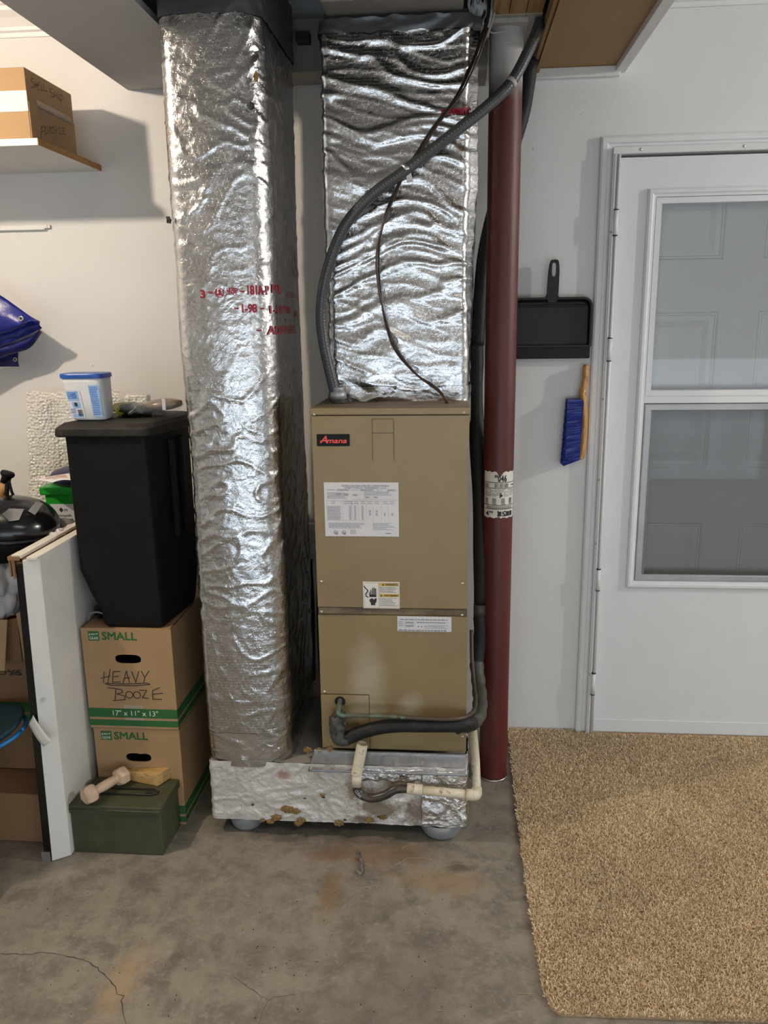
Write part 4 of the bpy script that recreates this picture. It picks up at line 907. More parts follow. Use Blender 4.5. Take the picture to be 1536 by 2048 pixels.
def pt2(t, u, v, h, wd, **k):
    for ch_i, ch in enumerate(t):
        if ch != ' ': q.text(ch, u+wd*ch_i/len(t), v, h*0.9, width=wd/len(t)*0.8, **k)
pt2('"046', .36, .79, .15, .34, bold=.03)
for v in (.765, .64, .27, .185):
    for k in range(20): q.rect(.02+k*.048, v, .02+(k+1)*.048, v+.012)
for k in range(9): q.rect(.04+(k % 3)*.05, .665+(k//3)*.028, .04+(k % 3)*.05+.04, .68+(k//3)*.028)
rnd = random.Random(5)
for k in range(22): q.rect(.36+k*.018, .66, .36+k*.018+rnd.choice((.005, .011)), .75)
q.rect(.86, .69, .95, .72)
for r_ in range(7):
    for k in range(18):
        if rnd.random() < .85: q.rect(.06+k*.05, .47+r_*.024, .06+k*.05+.04, .478+r_*.024)
for g in range(4):
    for k in range(5): q.rect(.06+g*.24+k*.022, .31, .06+g*.24+k*.022+.010, .43); q.rect(.06+g*.24, .29, .18+g*.24, .30)
for r_ in range(2):
    for k in range(14): q.rect(.12+k*.055, .205+r_*.03, .12+k*.055+.045, .22+r_*.03)
pt2("4\" 1511", .10, .04, .11, .82, bold=.03); q.rect(.44, .03, .68, .06); q.rect(.44, .13, .68, .155)
q.poly([(.49, .43), (.58, .48), (.51, .56)])
q.done('ink', pl)

# ------------------------------------------------------------------ flexible conduit
con = thing('flexible_conduit', 'grey ribbed flexible conduit curving from cabinet top across the foil duct and red post', 'conduit', ay(672, 800, 2.34))
cpts = [ay(673, 806, 2.335), ay(666, 770, 2.335), ay(648, 690, 2.335), ay(642, 620, 2.335), ay(655, 540, 2.33), ay(688, 455, 2.33), ay(742, 392, 2.33), ay(812, 340, 2.345), ay(900, 272, 2.37), ay(975, 212, 2.40), ay(1022, 165, 2.42), ay(1055, 105, 2.45), ay(1078, 50, 2.49), ay(1088, 5, 2.54)]
path = smooth_path(cpts, 40); rad = [0.0152+0.0003*math.sin(i*1.6) for i in range(len(path))]
build('hose', MB().tube(path, rad, 16), 'conduit', con)
c = ay(676, 800, 2.335)
build('connector', MB().lathe([(0, 1.304-c.z), (0.020, 1.304-c.z), (0.020, 1.314-c.z), (0.025, 1.315-c.z), (0.025, 1.333-c.z), (0.020, 1.336-c.z), (0.017, 1.348-c.z)], c, 8), 'boxsteel', con, label='galvanised conduit connector')
pc = ay(811, 338, 2.346); td = (ay(850, 310, 2.36)-ay(770, 372, 2.335)).normalized()
build('strap', MB().tube([pc-td*0.006, pc+td*0.006], 0.0172, 20), 'galv', con)
build('strap_tab', MB().hexa([pc+Vector((0.004, -0.004, -0.034)), pc+Vector((0.020, -0.004, -0.030)), pc+Vector((0.020, 0.002, -0.030)), pc+Vector((0.004, 0.002, -0.034))], [pc+Vector((0.000, -0.006, -0.010)), pc+Vector((0.014, -0.006, -0.006)), pc+Vector((0.014, 0, -0.006)), pc+Vector((0.000, 0, -0.010))]), 'galv', con, bevel=0.001)
pw = ay(1022, 165, 2.42); td = (ay(1035, 150, 2.43)-ay(1005, 185, 2.41)).normalized()
build('paint_patch', MB().tube([pw-td*0.006, pw+td*0.006], 0.0164, 18), 'wirew', con)
stp = [p+Vector((0.003, -0.0155, 0.002)) for p in path]
db = MB()
for i in range(8, len(stp)-6, 3):
    a_, b_ = stp[i], stp[i+1]; db.tube([a_, b_], 0.0005, 4)
build('printed_dashes', db, 'label', con)

# control wires
wt = thing('control_wire', 'thin dark control wires dangling in front of the foil duct to the cabinet top', 'wire', ay(900, 808, 2.30))
yw = 2.352
wp = [(968, 60, 2.42), (948, 120, 2.40), (915, 190, 2.37), (870, 250, 2.36), (838, 300, 2.352), (808, 350, 2.345), (788, 385, yw), (768, 440, yw), (758, 500, yw), (760, 570, yw), (770, 640, yw), (790, 700, yw), (832, 748, 2.345), (862, 768, 2.34), (882, 785, 2.325), (893, 806, 2.31)]
w1 = smooth_path([ay(*p) for p in wp], 10); build('black_wire', MB().tube(w1, 0.0031, 8), 'wireblk', wt)
w2 = smooth_path([ay(p[0]+(8 if i < 5 else 5*math.sin(i*1.3)), p[1]-(4 if i < 5 else 0), p[2]-0.004) for i, p in enumerate(wp)], 10); build('brown_wire', MB().tube(w2, 0.0028, 8), 'wirebr', wt)
w3 = smooth_path([ay(p[0]-4, p[1]+3, p[2]-0.002) for p in wp[:6]], 10); build('black_wire', MB().tube(w3, 0.0020, 8), 'wireblk', wt)
# bundle of cables and crumpled film at the top beside the duct
cb = thing('cable_bundle', 'bundle of dim white and black cables at the top right of the supply duct', 'cable', ay(965, 60, 2.42))
for k, (pts, mt, rr) in enumerate(((((940, -10), (938, 15), (950, 38), (968, 48)), 'wirew', .004), (((985, -10), (982, 30), (972, 70), (955, 110), (935, 160)), 'wirew', .0035), (((978, -10), (976, 30), (966, 66), (948, 100)), 'wireblk', .004),
        (((990, -10), (988, 30), (978, 62), (975, 75)), 'wirew', .003), (((962, -10), (970, 20), (960, 45)), 'wireblk', .004), (((925, -10), (928, 20), (936, 50), (946, 80), (955, 100)), 'wireblk', .006), (((972, 58), (985, 66), (1000, 64), (1015, 62)), 'wirew', .0022))):
    build('cable', MB().tube(smooth_path([ay(x, y, 2.44+0.004*k) for x, y in pts], 8), rr, 8), mt, cb)
build('crumpled_film', MB().lump(ay(958, 15, 2.47), 0.020, 0.02, 0.055, 0.5, 8, 3, 3, False), 'bag', cb)

# ------------------------------------------------------------------ refrigerant lines
sl = thing('suction_line', 'thick black foam-covered pipe running behind the red post and looping to the cabinet front', 'pipe', (0.09, 2.6, 0.28))
yb = 2.70
P1 = [ay(1062, 118, 2.74), ay(1054, 180, 2.74), ay(1042, 240, 2.74), ay(1005, 360, 2.73), ay(972, 490, 2.71), ay(960, 600, 2.70), ay(955, 690, 2.69)]
build('foam_sleeve', MB().tube(smooth_path(P1, 10), [0.022]*61, 18), 'foam', sl)
P2 = [ay(953, 690, 2.69), ay(953, 760, 2.67), ay(955, 860, 2.64), ay(959, 980, 2.60), ay(963, 1100, 2.56), ay(962, 1205, 2.54)]
n2_ = 51
build('foam_sleeve', MB().tube(smooth_path(P2, 10), [0.0215+0.002*math.sin(i*.35)+(0.004 if i > 18 else 0) for i in range(n2_)], 18), 'foam', sl)
build('grey_tape', MB().tube([ay(961, 1208, 2.54), ay(960, 1232, 2.535)], [0.0225, 0.0215], 18), 'foamg', sl)
P3 = [ay(960, 1230, 2.535), ay(961, 1262, 2.53), ay(957, 1300, 2.52), ay(953, 1335, 2.50)]
build('foam_sleeve', MB().tube(smooth_path(P3, 8), [0.0215, 0.022, 0.023, 0.022, 0.023, 0.022, 0.022, 0.022]+[0.0215]*17, 18), 'foam', sl)
P4 = [ay(953, 1325, 2.50), ay(957, 1365, 2.46), ay(960, 1400, 2.38), ay(957, 1430, 2.28), ay(942, 1447, 2.19), ay(915, 1452, 2.155)]
build('taped_bend', MB().tube(smooth_path(P4, 10), [0.0225+0.0015*math.sin(i*.9) for i in range(51)], 18), 'foamg', sl, label='dusty grey taped bend of the pipe')
P5 = [ay(945, 1447, 2.19), ay(925, 1449, 2.155), ay(880, 1450, 2.15), ay(820, 1450, 2.15), ay(770, 1453, 2.15), ay(730, 1462, 2.15), ay(700, 1474, 2.15), ay(683, 1480, 2.15)]
build('foam_sleeve', MB().tube(smooth_path(P5, 10), [0.0215]*30+[0.0205]*20+[0.020]*21, 20), 'foam', sl)
build('foam_elbow', MB().tube(smooth_path([ay(697, 1477, 2.15), ay(681, 1478, 2.15), ay(674, 1462, 2.152), ay(675, 1440, 2.165), ay(680, 1430, 2.19)], 8), [0.0205]*8+[0.0225]*10+[0.021]*15, 18), 'foamg', sl)
build('end_wrap', MB().lump(ay(675, 1450, 2.150), 0.024, 0.022, 0.038, 0.25, 7, 3, 12, True), 'foamg', sl)
# a copper line
ll = thing('liquid_line', 'thin patinated copper pipe running along the top of the black foam pipe', 'pipe', ay(700, 1430, 2.14))
P6 = [ay(680, 1400, 2.20), ay(678, 1415, 2.165), ay(677, 1428, 2.14), ay(690, 1432, 2.135), ay(720, 1431, 2.135), ay(780, 1433, 2.135), ay(850, 1437, 2.135), ay(905, 1438, 2.135), ay(930, 1434, 2.16), ay(947, 1422, 2.22), ay(951, 1400, 2.30), ay(948, 1370, 2.38), ay(944, 1320, 2.45), ay(943, 1260, 2.50)]
build('copper_pipe', MB().tube(smooth_path(P6, 10), [0.0064]*131, 12), 'copper', ll)
build('fitting', MB().tube([ay(676, 1420, 2.152), ay(677, 1431, 2.14)], 0.0075, 12), 'copper', ll)
build('braze_ring', MB().tube([ay(694, 1431, 2.135), ay(699, 1431, 2.135)], 0.0075, 12), 'copper', ll)
# condensate drain
dr = thing('condensate_drain', 'dirty white plastic drain pipe with a black hose bend on the foil base box', 'pipe', ay(725, 1500, 2.13))
pA, pB = ay(725, 1487, 2.135), ay(713, 1548, 2.13)
build('drain_stub', MB().tube([pA, pB], 0.0165, 22, cap=False).tube([pA, pB], 0.0135, 22, cap=False), 'pvc', dr)
build('stub_inside', MB().tube([pA.lerp(pB, 0.15), pA.lerp(pB, 0.18)], 0.0135, 20), 'dark', dr)
build('drain_collar', MB().tube([ay(714, 1546, 2.13), ay(713, 1572, 2.13)], [0.0150, 0.0145], 20), 'pvc', dr)
build('hose_bend', MB().tube(smooth_path([ay(713, 1560, 2.13), ay(714, 1578, 2.128), ay(724, 1590, 2.125), ay(745, 1596, 2.122), ay(770, 1590, 2.122), ay(790, 1579, 2.125), ay(812, 1577, 2.13), ay(825, 1578, 2.13)], 8), 0.0135, 18), 'hose', dr, label='black hose bend stained brown')
q = Print(frame(ay(709, 1582, 2.112), (0.55, 0, -0.83), (0.83, 0, 0.55)), 0.0); q.text('CLEAR', 0, 0, 0.009, width=0.028); q.done('label', dr)
build('coupling', MB().tube([ay(814, 1577, 2.13), ay(845, 1580, 2.13)], 0.0158, 22), 'pvc', dr)
build('drain_pipe', MB().tube([ay(840, 1580, 2.13), ay(935, 1589, 2.13)], 0.0132, 22), 'pvc', dr)
build('elbow', MB().tube([ay(932, 1589, 2.13), ay(946, 1590, 2.13)], 0.0165, 20).tube(smooth_path([ay(942, 1590, 2.13), ay(950, 1590, 2.135), ay(953, 1586, 2.15), ay(953, 1578, 2.17)], 6), 0.0163, 20), 'pvc', dr)
build('drain_pipe', MB().tube([ay(953, 1583, 2.155), ay(951, 1520, 2.28), ay(946, 1465, 2.42), ay(944, 1440, 2.50)], 0.0135, 18), 'pvc', dr)

# ------------------------------------------------------------------ junction box on the wall
jb = thing('junction_box', 'grey steel junction box on the wall between tall duct and cabinet', 'electrical box', (-0.47, W-0.03, 0.75))
a_, b_ = ay(609, 1118, W-0.05), ay(636, 1048, W-0.05)
build('box_body', MB().box(a_.x, a_.x+0.11, W-0.05, W, a_.z, b_.z), 'boxsteel', jb, bevel=0.002)
q = Print(frame((a_.x, W-0.05, a_.z), (1, 0, 0), (0, 0, 1)), 0.0005)
for k in range(3): q.ring(0.052, 0.03+k*0.034, 0.011, 0.001)
q.done('ink', jb, 'knockout_ring')
build('cable', MB().tube(smooth_path([(a_.x+0.05, W-0.03, a_.z), (a_.x+0.045, W-0.05, 0.55), (a_.x+0.07, W-0.2, 0.35), (a_.x+0.10, W-0.25, 0.27)], 8), 0.006, 10), 'wireblk', jb)
build('cable', MB().tube(smooth_path([(a_.x+0.015, W-0.03, a_.z), (a_.x+0.03, W-0.10, 0.5), (a_.x+0.06, W-0.3, 0.33)], 8), 0.010, 10), 'foam', jb)

# ------------------------------------------------------------------ dustpan and brush
dp = thing('dustpan', 'black plastic dustpan hanging on the wall beside the red post', 'dustpan', (0.322, W-0.02, 1.40))
y0 = W-0.035
def rr2(x0, x1, z0, z1, r, y, rb=0.004, n=6):
    pts = []
    for (cx, cz, a0, rad_) in ((x1-r, z1-r, 0, r), (x0+r, z1-r, PI/2, r), (x0+rb, z0+rb, PI, rb), (x1-rb, z0+rb, 1.5*PI, rb)):
        for k in range(n+1): a = a0+PI/2*k/n; pts.append((cx+rad_*math.cos(a), y, cz+rad_*math.sin(a)))
    return pts
X0, X1, Z0, Z1 = 0.188, 0.457, 1.397, 1.598
build('pan', MB().loft([rr2(X0, X1, Z0, Z1, 0.03, W-0.012), rr2(X0, X1, Z0, Z1, 0.03, y0+0.010)]), 'pan', dp)
R_ = [rr2(X0, X1, Z0+0.04, Z1, 0.03, y0+0.010), rr2(X0, X1, Z0+0.04, Z1, 0.03, y0-0.012), rr2(X0+0.007, X1-0.007, Z0+0.045, Z1-0.007, 0.024, y0-0.012), rr2(X0+0.012, X1-0.012, Z0+0.045, Z1-0.016, 0.02, y0+0.009)]
build('rim', MB().loft(R_, False), 'pan', dp)
build('lip', MB().hexa([(X0+0.002, W-0.03, Z0), (X1-0.004, W-0.03, Z0), (X1-0.004, W-0.014, Z0), (X0+0.002, W-0.014, Z0)], [(X0+0.002, y0-0.006, Z0+0.042), (X1-0.004, y0-0.006, Z0+0.042), (X1-0.004, W-0.014, Z0+0.042), (X0+0.002, W-0.014, Z0+0.042)]), 'pan', dp, bevel=0.002)
build('ridge', MB().box(X0+0.014, X1-0.014, y0+0.002, y0+0.012, Z1-0.030, Z1-0.024), 'pan', dp, bevel=0.002)
hcx = 0.324
hm = MB(); n = 28; out_, inn_ = [], []
z0h, z1h = Z1-0.018, 1.718
for k in range(n):
    a = 2*PI*k/n
    cxo = hcx+0.0165*math.copysign(abs(math.cos(a))**0.35, math.cos(a))*(1.0+0.25*(1-((math.sin(a)+1)/2)))
    czo = (z0h+z1h)/2+(z1h-z0h)/2*math.copysign(abs(math.sin(a))**0.6, math.sin(a)); out_.append((cxo+(czo-z0h)*0.03, czo))
    inn_.append((hcx+0.003+0.007*math.copysign(abs(math.cos(a))**0.5, math.cos(a)), 1.686+0.022*math.copysign(abs(math.sin(a))**0.6, math.sin(a))))
R_ = [[(p[0], y, p[1]) for p in src] for src, y in ((inn_, y0-0.010), (out_, y0-0.010), (out_, y0+0.006), (inn_, y0+0.006))]; R_.append(R_[0])
build('handle', hm.loft(R_, False), 'pan', dp, bevel=0.0015)
for s_ in (-1, 1): build('handle_fillet', MB().loft([[(hcx+s_*0.016, y, Z1-0.004), (hcx+s_*0.030, y, Z1-0.004), (hcx+s_*0.021, y, Z1+0.003), (hcx+s_*0.0165, y, Z1+0.012)] for y in (y0-0.008, y0+0.006)]), 'pan', dp)
br = thing('hand_brush', 'hand brush with blue bristles and wooden handle hanging beside the door frame', 'brush', (0.44, W-0.03, 1.04))
hpth = [ay(1172, 729, W-0.03), ay(1170, 760, W-0.03), ay(1165, 785, W-0.03), ay(1167, 800, W-0.03), ay(1168, 850, W-0.03), ay(1164, 900, W-0.03), ay(1160, 918, W-0.03)]
ring_ = []
hp_ = smooth_path(hpth, 8)
for i, p in enumerate(hp_):
    t = i/(len(hp_)-1); wx_ = 0.0125 if t > .35 else 0.0105+0.002*t/.35; wy_ = 0.016 if t < .3 else 0.022; e = 1-0.35*(1 if i in (0, len(hp_)-1) else 0)
    ring_.append([(p.x+wx_*e*math.cos(a), p.y+wy_*e*math.sin(a), p.z) for a in [2*PI*k/14 for k in range(14)]])
build('wooden_handle', MB().loft(list(reversed(ring_)), True, True), 'lacq', br)
rnd = random.Random(4); bm2 = MB()
zb1, zb0 = ay(1140, 797, W-0.03).z, ay(1140, 925, W-0.03).z
for i in range(34):
    for j in range(9):
        for k in range(4):
            zr_ = zb0+0.012+(zb1-zb0-0.016)*(i+rnd.random())/34; yy = W-0.052+0.046*(j+rnd.random())/9
            xa = 0.440-(zb1-zr_)*0.035; L = 0.052+rnd.uniform(-.004, .004)+(zb1-zr_)*0.02; dz_ = -0.010*(zb1-zr_)/(zb1-zb0)*2+rnd.uniform(-.004, .004); dy_ = rnd.uniform(-.005, .005)
            A = Vector((xa, yy, zr_)); B = Vector((xa-L, min(yy+dy_, W-0.003), zr_+dz_)); r_ = 0.0014
            bm2.add([A+Vector((0, 0, r_)), A+Vector((0, r_, -r_)), A+Vector((0, -r_, -r_)), B+Vector((0, 0, r_*.7)), B+Vector((0, r_*.7, -r_*.7)), B+Vector((0, -r_*.7, -r_*.7))], [(0, 1, 4, 3), (1, 2, 5, 4), (2, 0, 3, 5), (3, 4, 5)])
build('bristles', bm2, 'blueb', br, kind='stuff')
build('bristle_core', MB().box(0.386, 0.434, W-0.05, W-0.008, zb0+0.014, zb1-0.002), 'blueb', br)

# ------------------------------------------------------------------ wall shelf, carton, rail
sh = thing('shelf', 'white wall shelf with raw chipboard end on the upper left', 'shelf', (-1.6, 2.65, 2.037))
build('shelf_board', MB().box(-2.35, -1.196, 2.435, W, 2.037, 2.0565), 'shelfw', sh, bevel=0.001)
build('raw_end', MB().box(-1.196, -1.1945, 2.436, W, 2.0375, 2.056), 'chip', sh, label='raw brown chipboard end')
ct = thing('carton', 'taped brown carton with two handwritten lines, standing on the wall shelf', 'box', (-1.36, 2.6, 2.057))
CX0, CX1, CY0, CY1, CZ0, CZ1 = -1.58, -1.219, 2.446, 2.74, 2.058, 2.246
build('carton_body', MB().box(CX0, CX1, CY0, CY1, CZ0, CZ1), 'card', ct, bevel=0.002)
build('carton_flap', MB().box(CX1-0.0005, CX1+0.0028, CY0+0.002, CY1-0.002, CZ0+0.001, 2.158), 'card', ct, bevel=0.001)
t_ = NT('packing_tape'); t_.out((0.66, 0.62, 0.60, 1), 0.2, 0, t_.bump(t_.noise(160, 4), 0.8, 0.003)); M['ptape'] = t_.m
build('packing_tape', MB().box(CX0, CX1+0.0002, CY0-0.0012, CY0, 2.130, 2.185), 'ptape', ct)
build('packing_tape', MB().box(CX1+0.0028, CX1+0.0036, CY0+0.05, CY1-0.03, 2.150, 2.172), 'clear', ct)
fc = frame((CX1, CY0, CZ0), (0, 1, 0), (0, 0, 1))
def cuv(X, Y):                                # crop pixel of the photo -> position on the carton side
    v = _dir(40+X/11.377, 130+Y/11.377); v = v*(CX1/v.x); return (v.y-CY0, v.z+CAMH-CZ0)
q = Print(fc, 0.0008)
for st in ([(300,312),(262,300),(245,350),(308,420),(315,482),(272,512),(243,490)], [(340,350),(345,530)], [(335,455),(385,440)], [(372,400),(380,500)], [(450,400),(402,402),(396,540),(430,562)], [(398,462),(442,455)], [(478,430),(480,570),(512,580)], [(528,430),(545,575),(618,606)],
           [(742,552),(682,535),(675,610),(758,660),(765,722),(720,738),(680,702)], [(785,600),(775,740)], [(785,690),(830,700)], [(822,640),(832,765)], [(860,655),(872,785)], [(905,660),(915,860)], [(900,672),(960,700),(978,775),(912,815)]):
    q.stroke([cuv(*p) for p in st], .0018)
q.done('ink', ct, 'handwriting')
q = Print(fc, 0.0040)
for st in ([(452,1410),(455,1710)], [(450,1440),(520,1378)], [(455,1530),(530,1495)], [(545,1440),(548,1612)], [(520,1440),(575,1400)], [(590,1380),(604,1562),(560,1560)], [(640,1395),(640,1565)], [(640,1400),(690,1425),(642,1485),(690,1560)], [(765,1400),(705,1430),(698,1540),(768,1562),(778,1480),(735,1482)], [(805,1415),(812,1575)], [(842,1400),(868,1592)], [(880,1400),(892,1568),(935,1575)], [(1002,1438),(932,1438),(942,1562),(1015,1592)], [(936,1500),(985,1502)]):
    q.stroke([cuv(*p) for p in st], .0018)
q.done('ink', ct, 'handwriting')
q = Print(fc, 0.0038)
for r_ in range(4): q.rect(0.05, 0.088-r_*0.007, 0.12-(r_ % 2)*.015, 0.0895-r_*0.007)
for r_ in range(6): q.rect(0.12, 0.036-r_*0.006, 0.19-(r_ % 3)*.01, 0.0372-r_*0.006)
q.done('greyp', ct, 'fine_print')
rl = thing('metal_track', 'short white metal track on the wall under the shelf', 'rail', (-1.6, W-0.01, 1.86))
build('track', MB().box(-2.0, -1.402, W-0.012, W, 1.857, 1.869), 'trimw', rl, bevel=0.001)
build('track_lip', MB().box(-2.0, -1.410, W-0.016, W-0.012, 1.853, 1.858), 'trimw', rl)
build('end_cap', MB().box(-1.403, -1.393, W-0.010, W, 1.858, 1.868), 'galv', rl)

# ------------------------------------------------------------------ blue tarp
tp = thing('tarp', 'folded blue tarpaulin with metal grommets hanging on the left wall', 'tarp', ay(0, 700, 2.8))
def sheet(top, bot, y, bulge, mat, seed, curl=0.0):
    n = 34; T = smooth_path([ay(x, yy, y) for x, yy in top], 6); B = smooth_path([ay(x, yy, y) for x, yy in bot], 6)
    def at(L, u): k = u*(len(L)-1); i = min(int(k), len(L)-2); return L[i].lerp(L[i+1], k-i)
    def f(u, v):
        p = at(T, u).lerp(at(B, u), v); d = -bulge*math.sin(PI*v)-curl*v+0.006*noise.noise(Vector((p.x*22, p.z*22, seed)))*math.sin(PI*min(1, v*1.2))
        return (p.x, p.y+d, p.z)
    build('fold', MB().grid(n, 14, f), mat, tp, solid=0.0015)
sheet([(-60, 556), (0, 590), (32, 612), (60, 632), (80, 643)], [(-60, 700), (-20, 680), (0, 668), (28, 661), (60, 640)], 2.70, 0.020, 'tarp', 1, 0.01)
sheet([(-60, 680), (0, 660), (30, 655), (62, 641), (80, 644)], [(-60, 718), (0, 690), (25, 683), (60, 668), (84, 656)], 2.725, 0.008, 'tarp', 2)
sheet([(-60, 710), (0, 688), (30, 680), (62, 667), (84, 656)], [(-60, 752), (0, 716), (35, 705), (62, 694), (84, 664)], 2.75, 0.016, 'tarpd', 3)
sheet([(-60, 715), (-10, 712), (10, 708), (36, 702)], [(-60, 738), (-10, 734), (10, 733), (38, 733)], 2.80, 0.004, 'tarpd', 4)
for (px, py, yy, r_) in ((42, 637, 2.668, 0.0085), (30, 719, 2.79, 0.007)):
    p = ay(px, py, yy); build('grommet', MB().lathe([(r_*0.5, 0), (r_*0.6, -0.002), (r_*0.85, -0.003), (r_*1.05, 0.0)], p, 24, axis='y').lathe([(r_*0.5, 0.001), (0, 0.001)], p, 20, axis='y'), 'galv', tp)
    build('grommet_hole', MB().lathe([(r_*0.52, -0.0005), (0, -0.0005)], p, 20, axis='y'), 'dark', tp)

# ------------------------------------------------------------------ bubble wrap leaning on the wall
bw = thing('bubble_wrap', 'folded clear bubble wrap sheet standing against the wall behind the black bin', 'packaging', (-1.32, 2.78, 0.6))
def bwf(y, px0, px1, py0, py1, sd):
    a, b, c_, d_ = ay(px0, py0, y), ay(px1, py0-6, y), ay(px0+22, py1, y), ay(px1+10, py1, y)
    def f(u, v):
        p = a.lerp(b, u).lerp(c_.lerp(d_, u), v); w_ = 0.010*noise.noise(Vector((u*5, v*6, sd)))+0.010*math.sin(u*9+sd)
        return (p.x+0.004*noise.noise(Vector((v*9, sd, 1))), min(p.y+w_, W-0.004), p.z+0.006*noise.noise(Vector((u*6, sd, 4))))
    return MB().grid(50, 60, f)
build('sheet', bwf(2.80, 50, 240, 785, 1450, 1.0), 'bubble', bw)
build('sheet', bwf(2.77, 56, 236, 800, 1450, 4.0), 'bubble', bw)

# ------------------------------------------------------------------ moving cartons with hand holes
def moving_box(x0, x1, y0, y1, z0, z1, label, hand=None, group='small moving cartons beside the tall duct'):
    t = thing('moving_box', label, 'box', ((x0+x1)/2, (y0+y1)/2, z0), group); T = 0.004; w_ = x1-x0; h_ = z1-z0
    ov = lambda a: 0.040*0.022/max(1e-6, math.sqrt((0.022*math.cos(a))**2+(0.040*math.sin(a))**2)) if False else 1/((abs(math.cos(a))/0.040)**3.2+(abs(math.sin(a))/0.0145)**3.2)**(1/3.2)
    cx, cz = x0+w_*0.50, z0+h_*0.70
    build('front_wall', plate_hole(x0, x1, z0, z1, y0, y0+T, cx, cz, ov, 40), 'card', t)
    build('carton_shell', MB().box(x0, x0+T, y0+T, y1, z0, z1).box(x1-T, x1, y0+T, y1, z0, z1).box(x0+T, x1-T, y1-T, y1, z0, z1).box(x0+T, x1-T, y0+T, y1-T, z0, z0+T), 'card', t)
    build('top_flap', MB().box(x0+0.001, x1-0.001, y0+T, (y0+y1)/2-0.001, z1-0.004, z1).box(x0+0.001, x1-0.001, (y0+y1)/2+0.001, y1, z1-0.004, z1), 'card', t)
    fF = frame((x0, y0, z0), (1, 0, 0), (0, 0, 1)); fR = frame((x1, y0, z0), (0, 1, 0), (0, 0, 1))
    for f_, L in ((fF, w_), (fR, y1-y0)):
        q = Print(f_, 0.0006); q.rect(0, 0.008, L, 0.028); q.rect(0, 0.036, L, 0.066); q.done('greenp', t, 'printed_stripe')
    q = Print(fF, 0.0006)
    q.rect(0.022, h_-0.040, 0.056, h_-0.010); q.text('SMALL', 0.064, h_-0.036, 0.024, width=0.106, bold=0.025); lg = q.done('greenp', t, 'green_lettering')
    q = Print(fF, 0.0012); q.text('pen+', 0.025, h_-0.022, 0.008, width=0.028); q.text('GEAR', 0.025, h_-0.036, 0.009, width=0.028); q.done('whitep', lg, 'white_lettering'); q = Print(fF, 0.0012); q.text('17" x 11" x 13"', 0.075, 0.043, 0.017, width=0.142, bold=0.0); q.done('whitep', t, 'white_lettering')
    if hand: hand(fF, h_, t)
    build('packing_tape', MB().box(x0+w_*0.40, x0+w_*0.62, y0-0.0006, y0-0.0001, z0+h_*0.02, z0+h_*0.24), 'clear', t)
    return t
def heavy(fF, h, t):
    q = Print(fF, 0.0012); s = 0.0024
    S = [[(.060, .185), (.055, .150)], [(.048, .164), (.078, .172)], [(.080, .194), (.068, .148)], [(.110, .188), (.088, .186), (.084, .152), (.108, .154)], [(.086, .170), (.104, .172)],
         [(.116, .150), (.130, .190), (.136, .152)], [(.120, .166), (.138, .168)], [(.146, .188), (.156, .154), (.168, .190)], [(.176, .190), (.184, .172)], [(.200, .192), (.186, .172), (.180, .152)],
         [(.058, .148), (.120, .147), (.190, .152), (.200, .148), (.150, .142), (.080, .142), (.062, .146)],
         [(.066, .134), (.085, .132), (.110, .128), (.112, .120), (.094, .114), (.118, .108), (.118, .096), (.080, .092)], [(.092, .130), (.086, .094)], [(.166, .128), (.188, .128), (.172, .104), (.190, .102)],
         [(.228, .138), (.206, .128), (.204, .100), (.232, .100)], [(.204, .116), (.236, .120)]]
    for st in S: q.stroke(st, s)
    q.ring(.132, .112, .011, s, 14); q.ring(.156, .112, .011, s, 14); q.done('ink', t, 'handwriting')
def heavy2(fF, h, t):
    q = Print(fF, 0.0012); q.text('HEAVY', 0.090, 0.165, 0.026, width=0.115, rot=0.05); q.done('ink', t, 'handwriting')
    q = Print(fF, 0.0012)
BX0, BX1 = -1.098, -0.828
b2 = moving_box(BX0, BX1, 2.202, 2.63, 0.001, 0.326, 'lower of two stacked brown cartons printed SMALL, standing on the floor', heavy2)
b1 = moving_box(BX0-0.006, BX1+0.000, 2.198, 2.62, 0.329, 0.654, 'upper of two stacked brown cartons, handwritten HEAVY BOOZE', heavy)
build('contents', MB().lump(((BX0+BX1)/2, 2.26, 0.23), 0.05, 0.03, 0.02, 0.3, 6, 3, 5), 'bag', b2, label='grey plastic inside the hand hole')

# ------------------------------------------------------------------ black bin with lid
bn = thing('waste_bin', 'tall slim black plastic bin standing on the upper moving carton', 'bin', (-0.97, 2.34, 0.655))
def rq(c, z, r=0.014):
    out = []
    n = len(c)
    for i in range(n):
        p0, p1, p2 = Vector(c[i-1]), Vector(c[i]), Vector(c[(i+1) % n]); a = (p0-p1).normalized(); b = (p2-p1).normalized()
        for k in range(4):
            t = k/3; q_ = (p1+a*r).lerp(p1+b*r, t); q_ = q_.lerp(p1, 0.35*math.sin(PI*t)); out.append((q_.x, q_.y, z))
    return out
def sec(x0, x1, y0, y1, sk): return [(x0, y0), (x1, y0), (x1+sk, y1), (x0+sk, y1)]
R_ = [rq(sec(-1.028, -0.856, 2.206, 2.44, .025), .656), rq(sec(-1.036, -0.852, 2.202, 2.45, .025), .666), rq(sec(-1.040, -0.852, 2.200, 2.46, .028), .70), rq(sec(-1.068, -0.852, 2.200, 2.48, .03), .765), rq(sec(-1.092, -0.853, 2.200, 2.49, .03), .83), rq(sec(-1.095, -0.856, 2.198, 2.50, .03), 1.232)]
build('bin_body', MB().loft(R_, True, False), 'black', bn, bevel=0.002)
build('side_rib', MB().box(-0.842, -0.826, 2.33, 2.345, 0.9, 1.20).box(-0.838, -0.822, 2.40, 2.415, 0.9, 1.20), 'black', bn, bevel=0.003)
